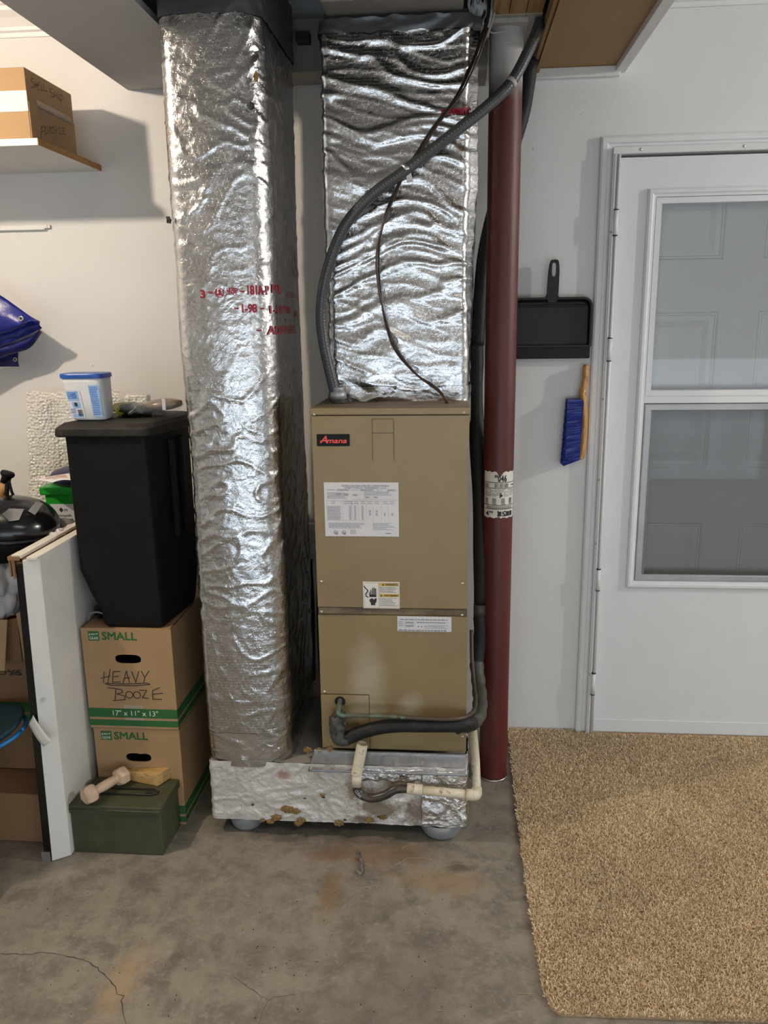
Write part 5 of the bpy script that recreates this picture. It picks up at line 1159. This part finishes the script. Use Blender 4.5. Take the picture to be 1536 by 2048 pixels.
R_ = [rq(sec(-1.118, -0.842, 2.186, 2.50, .045), 1.226, .02), rq(sec(-1.122, -0.838, 2.182, 2.50, .045), 1.230, .02), rq(sec(-1.120, -0.838, 2.184, 2.50, .045), 1.250, .022), rq(sec(-1.108, -0.845, 2.20, 2.49, .045), 1.262, .03), rq(sec(-1.07, -0.865, 2.235, 2.47, .045), 1.268, .03)]
build('lid', MB().loft(R_, True, False), 'lid', bn, bevel=0.002, label='dusty black lid')
build('lid_hinge', MB().box(-0.86, -0.795, 2.44, 2.46, 1.222, 1.268), 'lid', bn, bevel=0.004)
ZL = 1.2695
# tub of wipes on the lid
tb = thing('plastic_tub', 'frosted plastic tub with a blue lid and printed label, on the black bin', 'tub', (-1.026, 2.262, ZL))
c_ = Vector((-1.028, 2.262, ZL))
def tilt(mb): return mb
hT = 0.128
R_ = []
def sq(hw, hd, z, p=5, n=36, dx=0): return [(c_.x+dx+hw*math.copysign(abs(math.cos(a))**(2/p), math.cos(a)), c_.y+hd*math.copysign(abs(math.sin(a))**(2/p), math.sin(a)), ZL+z) for a in [2*PI*k/n for k in range(n)]]
lean = lambda z: -0.10*z
prof_ = [(0.000, .046), (0.004, .050), (0.06, .0545), (0.105, .0585), (0.122, .060)]
build('tub_body', MB().loft([sq(w_, w_*.75, z, dx=lean(z)) for z, w_ in prof_], True, True), 'tub', tb)
build('tub_lid', MB().loft([sq(w_, w_*.76, z, dx=lean(z)) for z, w_ in ((.117, .0625), (.118, .0635), (.127, .0635), (.130, .061))], True, False), 'bluel', tb, bevel=.001)
def tf(u, v, e=.0005):
    wz_ = .0500+v*.075; return Vector((c_.x+lean(v)+u*wz_/0.05, c_.y-wz_*.75-e, ZL+v))
q = Print(tf, .0014); q.rect(-.044, .006, -.006, .085); lbq = q.done('label', tb, 'label')
q = Print(tf, .0018); q.rect(-.042, .055, -.012, .082); q.rect(-.040, .008, -.010, .018); q.rect(.018, .010, .044, .098); q.rect(-.034, .034, -.012, .052); q.done('lblue', lbq, 'blue_print')
q = Print(tf, .0022); q.lines(.020, .014, .042, .095, 16, .45, 2, .2); q.lines(-.040, .060, -.014, .080, 4, .5, 3, .2); q.lines(-.042, .020, -.026, .034, 3, .5, 33, .2); q.disc(-.024, .070, .007); q.done('mblue', lbq, 'blue_lettering')
q = Print(tf, .0026); q.barcode(-.024, .012, -.010, .030); q.rect(-.028, .040, -.020, .050); q.done('ink', lbq, 'barcode')
# packets on the lid
pk = thing('packet', 'clear bag of dark and yellow packets lying on the black bin lid', 'packet', (-0.90, 2.33, ZL))
a_ = ay(268, 818, 2.30); b_ = ay(325, 805, 2.33)
build('dark_contents', MB().lump((a_.x, 2.32, ZL+0.016), 0.040, 0.035, 0.022, .45, 8, 3, 2), 'packd', pk)
build('yellow_contents', MB().lump((ay(243, 815, 2.31).x, 2.335, ZL+0.017), 0.035, 0.03, 0.022, .25, 5, 3, 3), 'packy', pk)
zz = ay(318, 812, 2.36).z
R_ = []
for k in range(9):
    t = k/8; x = -0.915+0.105*t; w_ = 0.036*math.sin(PI*min(.97, max(.06, t)))**.35; R_.append([(x+0.010*t, 2.35+w_*math.cos(a), ZL+0.026+0.008*t+0.018*math.sin(PI*min(.95, max(.08, t)))**.4*math.sin(a)) for a in [2*PI*j/16 for j in range(16)]])
build('sachet', MB().loft(R_, True, True), 'packet', pk, label='brown printed sachet')
build('sachet_stripe', MB().box(-0.842, -0.832, 2.309, 2.312, ZL+0.018, ZL+0.050), 'label', pk)
R_ = [[(x, 2.335+w_*math.cos(a), ZL+0.031+h_*1.25*math.sin(a)) for a in [2*PI*j/20 for j in range(20)]] for x, w_, h_ in ((-.985, .03, .012), (-.96, .045, .018), (-.93, .05, .020), (-.90, .05, .025), (-.84, .05, .021), (-.81, .04, .016), (-.792, .02, .004))]
build('clear_bag', MB().loft(R_, True, True), 'clear', pk)
cs = thing('clear_clamshell', 'small clear plastic package behind the blue-lidded tub on the bin', 'packaging', (-0.96, 2.44, ZL))
build('shell', MB().loft([rq(sec(-1.00, -0.925, 2.41, 2.45, 0), ZL, .008), rq(sec(-.998, -.925, 2.412, 2.45, 0), ZL+.048, .008), rq(sec(-.992, -.930, 2.416, 2.446, 0), ZL+.052, .008)]), 'bubble', cs)
build('grey_dome', MB().lump((-.905, 2.45, ZL+.016), .026, .02, .022, 0.02, 3, 3, 1), 'sole', cs)

# ------------------------------------------------------------------ leaning white panel with cardboard channels
pn = thing('panel', 'tall white slab standing on edge left of the stacked cartons', 'panel', (-1.14, 2.25, 0))
q0, q1, q2, q3 = ay(105, 1722, 2.0), ay(141, 1716, 2.0), ay(103, 1122, 2.0), ay(62, 1122, 2.0)
yb_ = 2.62
x_ = lambda p, d=0: p.x+d
bot = [(-1.166, 2.0, .002), (-1.122, 2.03, .002), (-1.122, yb_, .002), (-1.166, yb_, .002)]
topz = 0.922
top_ = [(-1.146, 2.0, topz), (-1.108, 2.02, topz), (-1.112, yb_, topz), (-1.156, yb_, topz)]
build('slab', MB().hexa(bot, top_), 'panelw', pn, bevel=.0015)
def ch(x0, x1, z0, z1): return [(x0, z0), (x1, z1)]
build('top_channel', MB().box(-1.136, -1.106, 2.004, yb_, topz, topz+.008).box(-1.178, -1.150, 2.004, yb_, topz+.004, topz+.013), 'panele', pn, bevel=.001)
build('cardboard_core', MB().box(-1.152, -1.138, 2.01, yb_, topz-.01, topz+.002), 'card3', pn)
build('top_clip', MB().box(-1.182, -1.178, 1.996, 2.05, topz-.045, topz+.012).box(-1.182, -1.150, 1.992, 1.996, topz+.002, topz+.012).box(-1.171, -1.168, 1.992, 2.0, topz-.05, topz+.004), 'card3', pn)
build('black_strip', MB().hexa([(-1.190, 2.002, .012), (-1.168, 2.002, .012), (-1.168, 2.02, .012), (-1.190, 2.02, .012)], [(-1.168, 2.002, topz-.018), (-1.148, 2.002, topz-.018), (-1.148, 2.02, topz-.018), (-1.168, 2.02, topz-.018)]), 'blackg', pn, bevel=.001)
build('back_sheet', MB().hexa([(-1.190, 2.022, .004), (-1.168, 2.022, .004), (-1.168, yb_, .004), (-1.190, yb_, .004)], [(-1.176, 2.022, topz-.01), (-1.150, 2.022, topz-.01), (-1.158, yb_, topz-.01), (-1.180, yb_, topz-.01)]), 'card3', pn)
build('foot_clip', MB().box(-1.196, -1.170, 1.998, 2.03, 0.0, .032), 'galv', pn, bevel=.001)
def tapef_(u, v):
    a, b, c2, d_ = ay(59, 1447, 1.992), ay(68, 1429, 1.992), ay(88, 1492, 1.985), ay(105, 1481, 1.985)
    p = a.lerp(b, v).lerp(c2.lerp(d_, v), u); return (p.x, p.y-0.004*math.sin(PI*u)-0.004, p.z)
build('masking_tape', MB().grid(12, 3, tapef_), 'tapem', pn, solid=.0006, label='loose curl of pale tape')
p = ay(84, 1402, 1.997); build('dent', MB().lathe([(0.006, 0), (0, .001)], p, 12, axis='y'), 'label', pn)
q = Print(frame((-1.118, 2.0, 0), (0, 1, 0), (0, 0, 1)), 0.0)
sc_ = MB()
for a2, b2_ in (((122, 1500), (116, 1514)), ((116, 1514), (110, 1524))):
    A, B = ay(*a2, 2.04), ay(*b2_, 2.04); A.x = -1.1185; B.x = -1.1185; sc_.tube([A, B], .0012, 5)
build('scuff', sc_, 'greyp', pn)

# ------------------------------------------------------------------ ammunition can with things on it
am = thing('steel_can', 'olive green steel storage can with a wire handle, on the floor before the cartons', 'storage can', (-0.985, 2.12, 0))
A0, A1, AY0, AY1, AH = -1.123, -0.842, 2.048, 2.196, 0.160
sk = 0.018
build('can_body', MB().hexa([(A0+.004, AY0, 0), (A1-.006, AY0, 0), (A1-.002, AY1, 0), (A0+.02, AY1, 0)], [(A0+.004, AY0, AH-.02), (A1-.004, AY0, AH-.02), (A1-.002, AY1, AH-.02), (A0+.02, AY1, AH-.02)]), 'olive', am, bevel=.003)
build('can_lid', MB().hexa([(A0, AY0-.005, AH-.026), (A1, AY0-.005, AH-.026), (A1+.004, AY1+.003, AH-.026), (A0+.018, AY1+.003, AH-.026)], [(A0, AY0-.005, AH), (A1, AY0-.005, AH), (A1+.004, AY1+.003, AH), (A0+.018, AY1+.003, AH)]), 'olive', am, bevel=.002)
build('lid_bead', MB().tube([(A0+.004, AY0-.0055, AH-.012), (A1-.004, AY0-.0055, AH-.012)], .0025, 8), 'olive', am)
build('wire_handle', MB().tube([(-1.06, 2.105, AH+.004), (-.895, 2.105, AH+.004), (-.884, 2.112, AH+.004), (-.884, 2.128, AH+.004), (-.895, 2.135, AH+.004), (-1.06, 2.135, AH+.004)], .0028, 8), 'darkwire', am)
build('handle_clip', MB().box(-.915, -.875, 2.112, 2.128, AH, AH+.007), 'darkwire', am, bevel=.002)
db_ = thing('dumbbell', 'small pale dumbbell lying across the green steel can', 'dumbbell', (-1.055, 2.10, AH))
E1, E2 = ay(180, 1573, 2.062), ay(236, 1537, 2.150)
E1.z = AH+.030; E2.z = AH+.030; E1 = Vector((ay(180, 1573, 2.062).x, 2.058, AH+.0305)); E2 = Vector((ay(238, 1537, 2.15).x, 2.158, AH+.0295))
ax = (E2-E1).normalized(); sd = ax.cross(Vector((0, 0, 1))).normalized(); uu = sd.cross(ax)
def hexhead(c, s, name):
    rings = []
    for (t, r_) in ((-.022, .018), (-.014, .029), (.006, .0295), (.014, .026), (.020, .013)):
        rings.append([c+ax*(t*s)+(sd*math.cos(a)+uu*math.sin(a))*r_ for a in [PI/6+PI/3*k for k in range(6)]])
    if s < 0: rings = [list(reversed(r)) for r in rings]
    build(name, MB().loft(rings, True, False), 'dumb', db_, bevel=.004, seg=3)
hexhead(E1, 1, 'hex_head'); hexhead(E2, -1, 'hex_head')
build('grip', MB().tube([E1.lerp(E2, t) for t in (0, .15, .35, .5, .65, .85, 1)], [.013, .0125, .0145, .015, .0145, .0125, .013], 18), 'dumb', db_)
wd = thing('wood_wedge', 'pine offcut block lying on the right of the green steel can', 'wood block', (-.92, 2.15, AH))
zb_ = AH+.0005
pa, pb_, pc2 = az(246, 1558, zb_), az(315, 1573, zb_), az(349, 1551, zb_); pd_ = az(322, 1545, zb_)
ztop = ay(315, 1551, pb_.y).z; ztl = ay(246, 1541, pa.y).z
build('block', MB().hexa([pa, pb_, pc2, pd_], [(pa.x, pa.y, ztl), (pb_.x, pb_.y, ztop), (pc2.x, pc2.y, ztop), (pd_.x, pd_.y, ztop)]), 'pine', wd, bevel=.001)
# small black pouch on the carton beside the bin
pc_ = thing('black_pouch', 'small glossy black bundle on the carton between white slab and bin', 'pouch', (-1.075, 2.3, .656))
build('bundle', MB().lump((-1.072, 2.30, .672), .030, .04, .016, .25, 5, 3, 6), 'blackg', pc_)
build('strap', MB().tube(smooth_path([(-1.098, 2.24, .660), (-1.085, 2.235, .685), (-1.06, 2.235, .690), (-1.040, 2.24, .680)], 6), .003, 8), 'sole', pc_)

# ------------------------------------------------------------------ clutter at the left edge
# green tub with navy lid and flyer
gt = thing('green_crate', 'bright green plastic box with a white label behind the white slab', 'box', (-1.25, 2.5, .5))
gx0 = ay(86, 1000, 2.45).x
build('crate_body', MB().box(gx0+.004, -1.198, 2.455, 2.68, .612, ay(86, 990, 2.45).z), 'green', gt, bevel=.004)
build('crate_rim', MB().box(gx0-.008, -1.194, 2.445, 2.69, ay(86, 990, 2.45).z, ay(86, 974, 2.45).z), 'green', gt, bevel=.004)
fG = frame((gx0, 2.455, 0), (1, 0, 0), (0, 0, 1)); q = Print(fG, .0008); zg = ay(110, 1035, 2.455).z
q.rect(.020, zg-.03, .125, zg+.045); gl_ = q.done('label', gt, 'label')
q = Print(fG, .0016); q.text('scoopab', .033, zg+.004, .008, width=.055); q.poly([(.048, zg+.026), (.055, zg+.034), (.062, zg+.026), (.055, zg+.018)]); q.text('M', .066, zg+.020, .010); q.text('AT ML', .024, zg-.024, .020, width=.075, bold=.04); q.done('ink', gl_)
t_hid = 0
nvz = ay(86, 960, 2.45).z
nv = thing('navy_lid', 'navy blue plastic lid resting on the green box', 'lid', (-1.2, 2.55, nvz))
build('rim', MB().lathe([(.0, .004), (.115, .004), (.125, .0), (.128, .010), (.118, .024), (.09, .034), (0, .038)], (-1.195, 2.56, nvz-.012), 40), 'navy', nv)
fy = thing('flyer', 'white printed flyer lying over the edge of the green box', 'paper', (-1.2, 2.45, nvz))
A, B, C_, D_ = ay(68, 958, 2.42), ay(140, 946, 2.42), ay(105, 965, 2.36), ay(150, 962, 2.36)
def flf(u, v):
    p = A.lerp(B, u).lerp(C_.lerp(D_, u), v); return (p.x, p.y, p.z+.006*math.sin(PI*u)*v)
build('sheet', MB().grid(10, 6, flf), 'paper', fy, solid=.0006)
q = Print(lambda u, v, e: Vector(flf(u, v))+Vector((0, -.001, .0012)), .001); q.rect(.2, .2, .6, .35); q.rect(.3, .5, .8, .62); q.rect(.55, .12, .85, .42); q.done('pinkp', fy, 'print')
# walking pole handle
wk = thing('trekking_pole', 'tan grip with a flat black knob and strap at the left edge', 'pole', ay(10, 1000, 2.35))
k0, k1 = ay(14, 952, 2.35), ay(-12, 1040, 2.33)
dirp = (k1-k0).normalized()
build('grip', MB().tube([k0+dirp*.022, k0+dirp*.05, k0+dirp*.12, k0+dirp*.5], [.015, .0145, .015, .012], 16), 'stick', wk)
build('knob', MB().tube([k0-dirp*.014, k0-dirp*.008, k0-dirp*.002, k0+dirp*.005, k0+dirp*.024], [.018, .0215, .020, .014, .015], 20), 'black', wk)
build('strap', MB().tube(smooth_path([ay(18, 962, 2.34), ay(24, 985, 2.335), ay(34, 1002, 2.335), ay(44, 1020, 2.335)], 6), .0045, 8).tube(smooth_path([ay(14, 966, 2.34), ay(14, 985, 2.335), ay(12, 1005, 2.335)], 6), .0065, 8), 'black', wk)
# glossy black shell
bs = thing('black_shell', 'glossy rounded black plastic shell with two grey stickers at the left edge', 'container', ay(20, 1080, 2.2))
cS = ay(20, 1050, 2.26)
def dome(c, rx, ry, rz, tiltx=0.0):
    mb = MB(); R_ = []
    for i in range(13):
        ph = -PI*.12+(PI*.62)*i/12; rr = math.cos(ph)**.8 if math.cos(ph) > 0 else 0
        R_.append([(c.x+rx*rr*math.cos(a), c.y+ry*rr*math.sin(a), c.z+rz*math.sin(ph)+tiltx*rx*rr*math.cos(a)) for a in [2*PI*k/40 for k in range(40)]])
    return mb.loft(R_, True, True)
build('shell', dome(cS, .145, .13, .085, -.05), 'blackg', bs)
build('rim', MB().tube([(cS.x+.148*math.cos(a), cS.y+.133*math.sin(a), cS.z-.020-.05*.148*math.cos(a)) for a in [2*PI*k/48 for k in range(49)]], .006, 8), 'blackg', bs)
build('lower_shell', MB().lathe([(.05, -.10), (.12, -.085), (.138, -.05), (.14, -.02)], cS, 40), 'black', bs)
for (pts,) in ((((4, 1028), (18, 1017), (48, 1018), (38, 1040), (18, 1043)),), (((56, 1022), (72, 1003), (86, 1007), (70, 1030)),)):
    vs = []
    for (x, y) in pts:
        d_ = _dir(x, y).normalized(); best = None
        o = Vector((0, 0, CAMH))
        k = 2.0
        while k < 2.6:      # walk to the shell surface
            p = o+d_*k; u_ = ((p.x-cS.x)/.148, (p.y-cS.y)/.133, (p.z-cS.z+.05*(p.x-cS.x))/.088)
            if sum(t*t for t in u_) < 1: break
            k += .002
        vs.append(o+d_*(k-.006))
    build('sticker', MB().add(vs, [tuple(range(len(vs)))]), 'sole', bs)
bd2 = thing('black_dome', 'dark grey rounded lid behind the glossy black shell, before the green box', 'lid', ay(125, 1060, 2.36))
cD = ay(126, 1075, 2.36); build('dome', MB().lathe([(.06, -.02), (.058, .02), (.045, .045), (.02, .058), (0, .06)], cD, 36), 'sole', bd2)
# tissue, plastic bag, red cloth
ts = thing('tissue', 'crumpled white tissue on top of the clutter at the left', 'tissue', ay(102, 1075, 2.25)); 
build('crumple', MB().lump(ay(103, 1070, 2.25), .033, .025, .026, .5, 7, 3, 9, False), 'paper', ts)
bgp = thing('plastic_bag', 'crumpled grey plastic bag at the left edge above the open carton', 'bag', ay(10, 1200, 2.18))
build('bag_body', MB().lump(ay(-4, 1170, 2.19), .075, .06, .095, .35, 5, 4, 14), 'bag', bgp)
build('bag_neck', MB().lump(ay(34, 1096, 2.2), .055, .03, .018, .4, 7, 3, 15), 'bag', bgp)
rf = thing('red_cloth', 'dark red cloth under the grey plastic bag at the left edge', 'cloth', ay(25, 1215, 2.2))
build('cloth', MB().lump(ay(18, 1205, 2.24), .060, .05, .055, .3, 5, 3, 16), 'redf', rf)
# open carton at left edge with flaps
oc = thing('open_carton', 'open brown carton with green stripes and upright flaps at the left edge', 'box', (-1.33, 2.27, .33))
zO1 = ay(30, 1260, 2.17).z; zO0 = ay(30, 1445, 2.17).z
OX1 = -1.196
build('carton_shell', MB().box(-1.50, OX1, 2.170, 2.174, zO0, zO1).box(OX1-.004, OX1, 2.174, 2.43, zO0, zO1).box(-1.50, -1.496, 2.174, 2.43, zO0, zO1).box(-1.5, OX1, 2.43, 2.434, zO0, zO1).box(-1.5, OX1, 2.174, 2.43, zO0, zO0+.004), 'card3', oc)
f1, f2, f3, f4 = ay(-30, 1240, 2.13), ay(14, 1240, 2.13), ay(-30, 1342, 2.11), ay(9, 1342, 2.11)
build('flap', MB().hexa([f3, f4, f4+Vector((0, .004, 0)), f3+Vector((0, .004, 0))], [f1, f2, f2+Vector((0, .004, 0)), f1+Vector((0, .004, 0))]), 'card2', oc)
f1, f2, f3 = ay(32, 1228, 2.15), ay(50, 1216, 2.15), ay(62, 1330, 2.165)
build('flap', MB().loft([[f1, f2, f3, ay(48, 1318, 2.165)], [p+Vector((0.0, .005, 0)) for p in (f1, f2, f3, ay(48, 1318, 2.165))]]), 'card2', oc)
f1, f2 = ay(14, 1240, 2.16), ay(34, 1236, 2.16)
build('flap', MB().loft([[f1, f2, ay(44, 1325, 2.165), ay(18, 1320, 2.165)], [p+Vector((0, .004, 0)) for p in (f1, f2, ay(44, 1325, 2.165), ay(18, 1320, 2.165))]]), 'card3', oc)
fO = frame((-1.5, 2.170, zO0), (1, 0, 0), (0, 0, 1)); q = Print(fO, .0008); LO = OX1+1.5
q.rect(0, .008, LO, .028); q.rect(0, .036, LO, .068); q.done('greenp', oc, 'printed_stripe')
q = Print(fO, .0014); u13 = ay(2, 1412, 2.17).x+1.5; q.text('x 13"', u13-.030, .043, .018, width=.066); q.done('whitep', oc, 'white_lettering')
q = Print(fO, .0014); u_s = ay(0, 1345, 2.17).x+1.5; v_s = ay(20, 1345, 2.17).z-zO0
q.text('TOYS', u_s-.04, v_s-.008, .018, width=.11); q.stroke([(u_s, v_s+.004), (u_s+.06, v_s+.002), (u_s+.03, v_s-.006), (u_s+.065, v_s-.004)], .002); q.done('ink', oc, 'handwriting')
# cartons below
def plain_box(x0, x1, y0, y1, z0, z1, mat, label):
    t = thing('carton', label, 'box', ((x0+x1)/2, (y0+y1)/2, z0)); build('carton_body', MB().box(x0, x1, y0, y1, z0, z1), mat, t, bevel=.003)
    build('flap_seam', MB().box(x0+.002, x1-.002, (y0+y1)/2-.001, (y0+y1)/2+.001, z1, z1+.0005), 'ink', t); return t
zm = ay(40, 1575, 2.12).z
plain_box(-1.52, -1.200, 2.085, 2.46, 0.001, zm, 'card3', 'closed brown carton on the floor at the left edge, lowest of its stack')
plain_box(-1.235-.0, -1.198, 2.20, 2.44, zm+.002, zO0-.004, 'card2', 'narrow tan carton under the open carton, touching the white slab')
plain_box(-1.50, -1.240, 2.22, 2.46, zm+.002, zO0-.004, 'card3', 'dark brown carton under the open carton at the left edge')
plain_box(-1.50, -1.200, 2.47, 2.70, 0.001, .610, 'card3', 'brown carton on the floor under the bright green box')
# blue round tub
tu = thing('round_tub', 'dark teal round tub with a bright blue rim at the left edge', 'tub', ay(-20, 1480, 2.05))
cT = Vector((-1.355, 1.995, ay(20, 1470, 2.03).z))
def tilt_(mb):
    m = Matrix.Translation(cT) @ Matrix.Rotation(-.18, 4, 'Y') @ Matrix.Rotation(.05, 4, 'X') @ Matrix.Translation(-cT); return mb.xf(m)
build('tub_body', tilt_(MB().lathe([(0, -.002), (.09, .0), (.135, .012), (.150, .030), (.144, .034), (.12, .020), (0, .010)], cT, 48)), 'teal', tu)
build('rim', tilt_(MB().tube([(cT.x+.152*math.cos(a), cT.y+.130*math.sin(a), cT.z+.006) for a in [2*PI*k/60 for k in range(61)]], .0060, 10)), 'bright', tu)
# unseen totes added out of frame to throw shade on the floor
for k, lab_ in enumerate(('lower grey tote of the unseen stack added to cast shade beyond the left edge', 'upper grey tote of the unseen stack added to cast shade beyond the left edge')):
    z_ = .665*k; ob = thing('shade_tote', lab_, 'box', (-1.58, 1.87, z_))
    build('tote_body', MB().hexa([(-1.76, 1.75, z_), (-1.375, 1.75, z_), (-1.375, 2.00, z_), (-1.76, 2.00, z_)], [(-1.78, 1.735, z_+.635), (-1.360, 1.735, z_+.635), (-1.360, 2.015, z_+.635), (-1.78, 2.015, z_+.635)]), 'sole', ob, bevel=.01)
    build('tote_lid', MB().box(-1.785, -1.353, 1.728, 2.02, z_+.635, z_+.664), 'sole', ob, bevel=.008)

# ------------------------------------------------------------------ carpet
cp = thing('carpet', 'beige cut-pile carpet piece lying before the white door', 'carpet', (1.0, 2.2, 0))
outl = [(0.214, 2.865), (0.208, 2.3), (0.207, 2.0), (0.212, 1.75), (0.217, 1.62), (0.228, 1.570), (0.250, 1.552), (0.60, 1.562), (1.75, 1.60), (1.75, 2.865)]
build('backing', MB().loft([[(x, y, 0.0005) for x, y in reversed(outl)][::-1], [(x, y, 0.008) for x, y in outl]]), 'carpetb', cp)
rs = np.random.RandomState(3)
N = 330000
px = rs.uniform(0.205, 1.75, N); py = rs.uniform(1.545, 2.862, N)
edge = np.interp(py, [1.545, 1.552, 1.570, 1.62, 1.75, 2.0, 2.3, 2.865], [0.6, 0.250, 0.228, 0.217, 0.212, 0.207, 0.208, 0.214])+rs.normal(0, .0015, N)
fedge = np.interp(px, [0.228, 0.25, .6, 1.75], [1.57, 1.552, 1.562, 1.60])+rs.normal(0, .0015, N)
keep = (px > edge) & (py > fedge) & ~((px > 0.455) & (py > W-0.03))
px, py = px[keep], py[keep]; n = len(px)
ht = rs.uniform(.006, .012, n); ang = rs.uniform(0, 2*PI, n); lean_a = rs.uniform(0, 2*PI, n); ln_ = rs.uniform(.002, .009, n); wd_ = rs.uniform(.0010, .0019, n)
cxs, sxs = np.cos(ang)*wd_, np.sin(ang)*wd_
tx, ty = px+np.cos(lean_a)*ln_, py+np.sin(lean_a)*ln_
v = np.zeros((n, 4, 3), np.float32)
v[:, 0] = np.stack([px-cxs, py-sxs, np.full(n, .006)], 1); v[:, 1] = np.stack([px+cxs, py+sxs, np.full(n, .006)], 1)
v[:, 2] = np.stack([tx+cxs*.7, ty+sxs*.7, ht+.004], 1); v[:, 3] = np.stack([tx-cxs*.7, ty-sxs*.7, ht+.004], 1)
v = v.reshape(-1, 3)-np.array([1.0, 2.2, 0], np.float32)
me = bpy.data.meshes.new('pile'); me.vertices.add(n*4); me.vertices.foreach_set('co', v.ravel()); me.loops.add(n*4); me.loops.foreach_set('vertex_index', np.arange(n*4, dtype=np.int32))
me.polygons.add(n); me.polygons.foreach_set('loop_start', np.arange(0, n*4, 4, dtype=np.int32)); me.polygons.foreach_set('loop_total', np.full(n, 4, np.int32)); me.update(calc_edges=True)
at_ = me.attributes.new('tuft', 'FLOAT', 'FACE'); at_.data.foreach_set('value', rs.beta(2.2, 2, n).astype(np.float32))
o = link('pile', me, M['pile'], cp); o['kind'] = 'stuff'

# ------------------------------------------------------------------ litter on the floor
fs_ = thing('foil_scrap', 'small curled scrap of silver foil on the floor before the base box', 'scrap', az(722, 1735, 0))
for k, (a2, b2_) in enumerate((((715, 1702), (724, 1728)), ((722, 1722), (724, 1748)), ((712, 1740), (724, 1752)))):
    A, B = az(*a2, 0.006), az(*b2_, 0.004)
    def ff(u, v): p = A.lerp(B, u); return (p.x+.007*(v-.5)+.002*math.sin(u*9+k), p.y+.003*(v-.5), .002+.006*abs(math.sin(u*7+v*3+k)))
    build('foil_curl', MB().grid(10, 4, ff), 'tapef', fs_)
tw = thing('twig', 'thin dry grass stems scattered on the concrete floor', 'twig', az(800, 1720, 0)); tw['kind'] = 'stuff'
mbt = MB(); rnd = random.Random(8)
for pts in (((790, 1731), (815, 1716), (850, 1716), (868, 1722)), ((850, 1712), (862, 1718), (872, 1730)), ((705, 1789), (725, 1775), (758, 1770)), ((758, 1770), (760, 1755)), ((948, 1682), (958, 1688)), ((1020, 1668), (1033, 1667)), ((905, 1727), (930, 1729)), ((1032, 1987), (1065, 1988)), ((870, 2021), (885, 2021)), ((1042, 1915), (1052, 1918)), ((803, 1697), (820, 1688))):
    mbt.tube([az(x, y, .0015) for x, y in pts], .0007, 5)
for k in range(60):
    x, y = rnd.uniform(30, 1040), rnd.uniform(1720, 2040); p = az(x, y, .001); a = rnd.uniform(0, 6); L = rnd.uniform(.001, .006); mbt.tube([p, p+Vector((math.cos(a)*L, math.sin(a)*L, .0005))], .0006, 4)
build('stems', mbt, 'twig', tw, kind='stuff')
pb = thing('grit', 'dark grit and crumbs scattered on the concrete floor', 'grit', az(400, 1850, 0)); pb['kind'] = 'stuff'
mbg = MB()
for k in range(90):
    x, y = rnd.uniform(10, 1050), rnd.uniform(1700, 2040); p = az(x, y, .001); mbg.lump(p, rnd.uniform(.0008, .0022), rnd.uniform(.0008, .002), .0012, .3, 5, 1, k, False)
build('crumbs', mbg, 'dark', pb, kind='stuff')
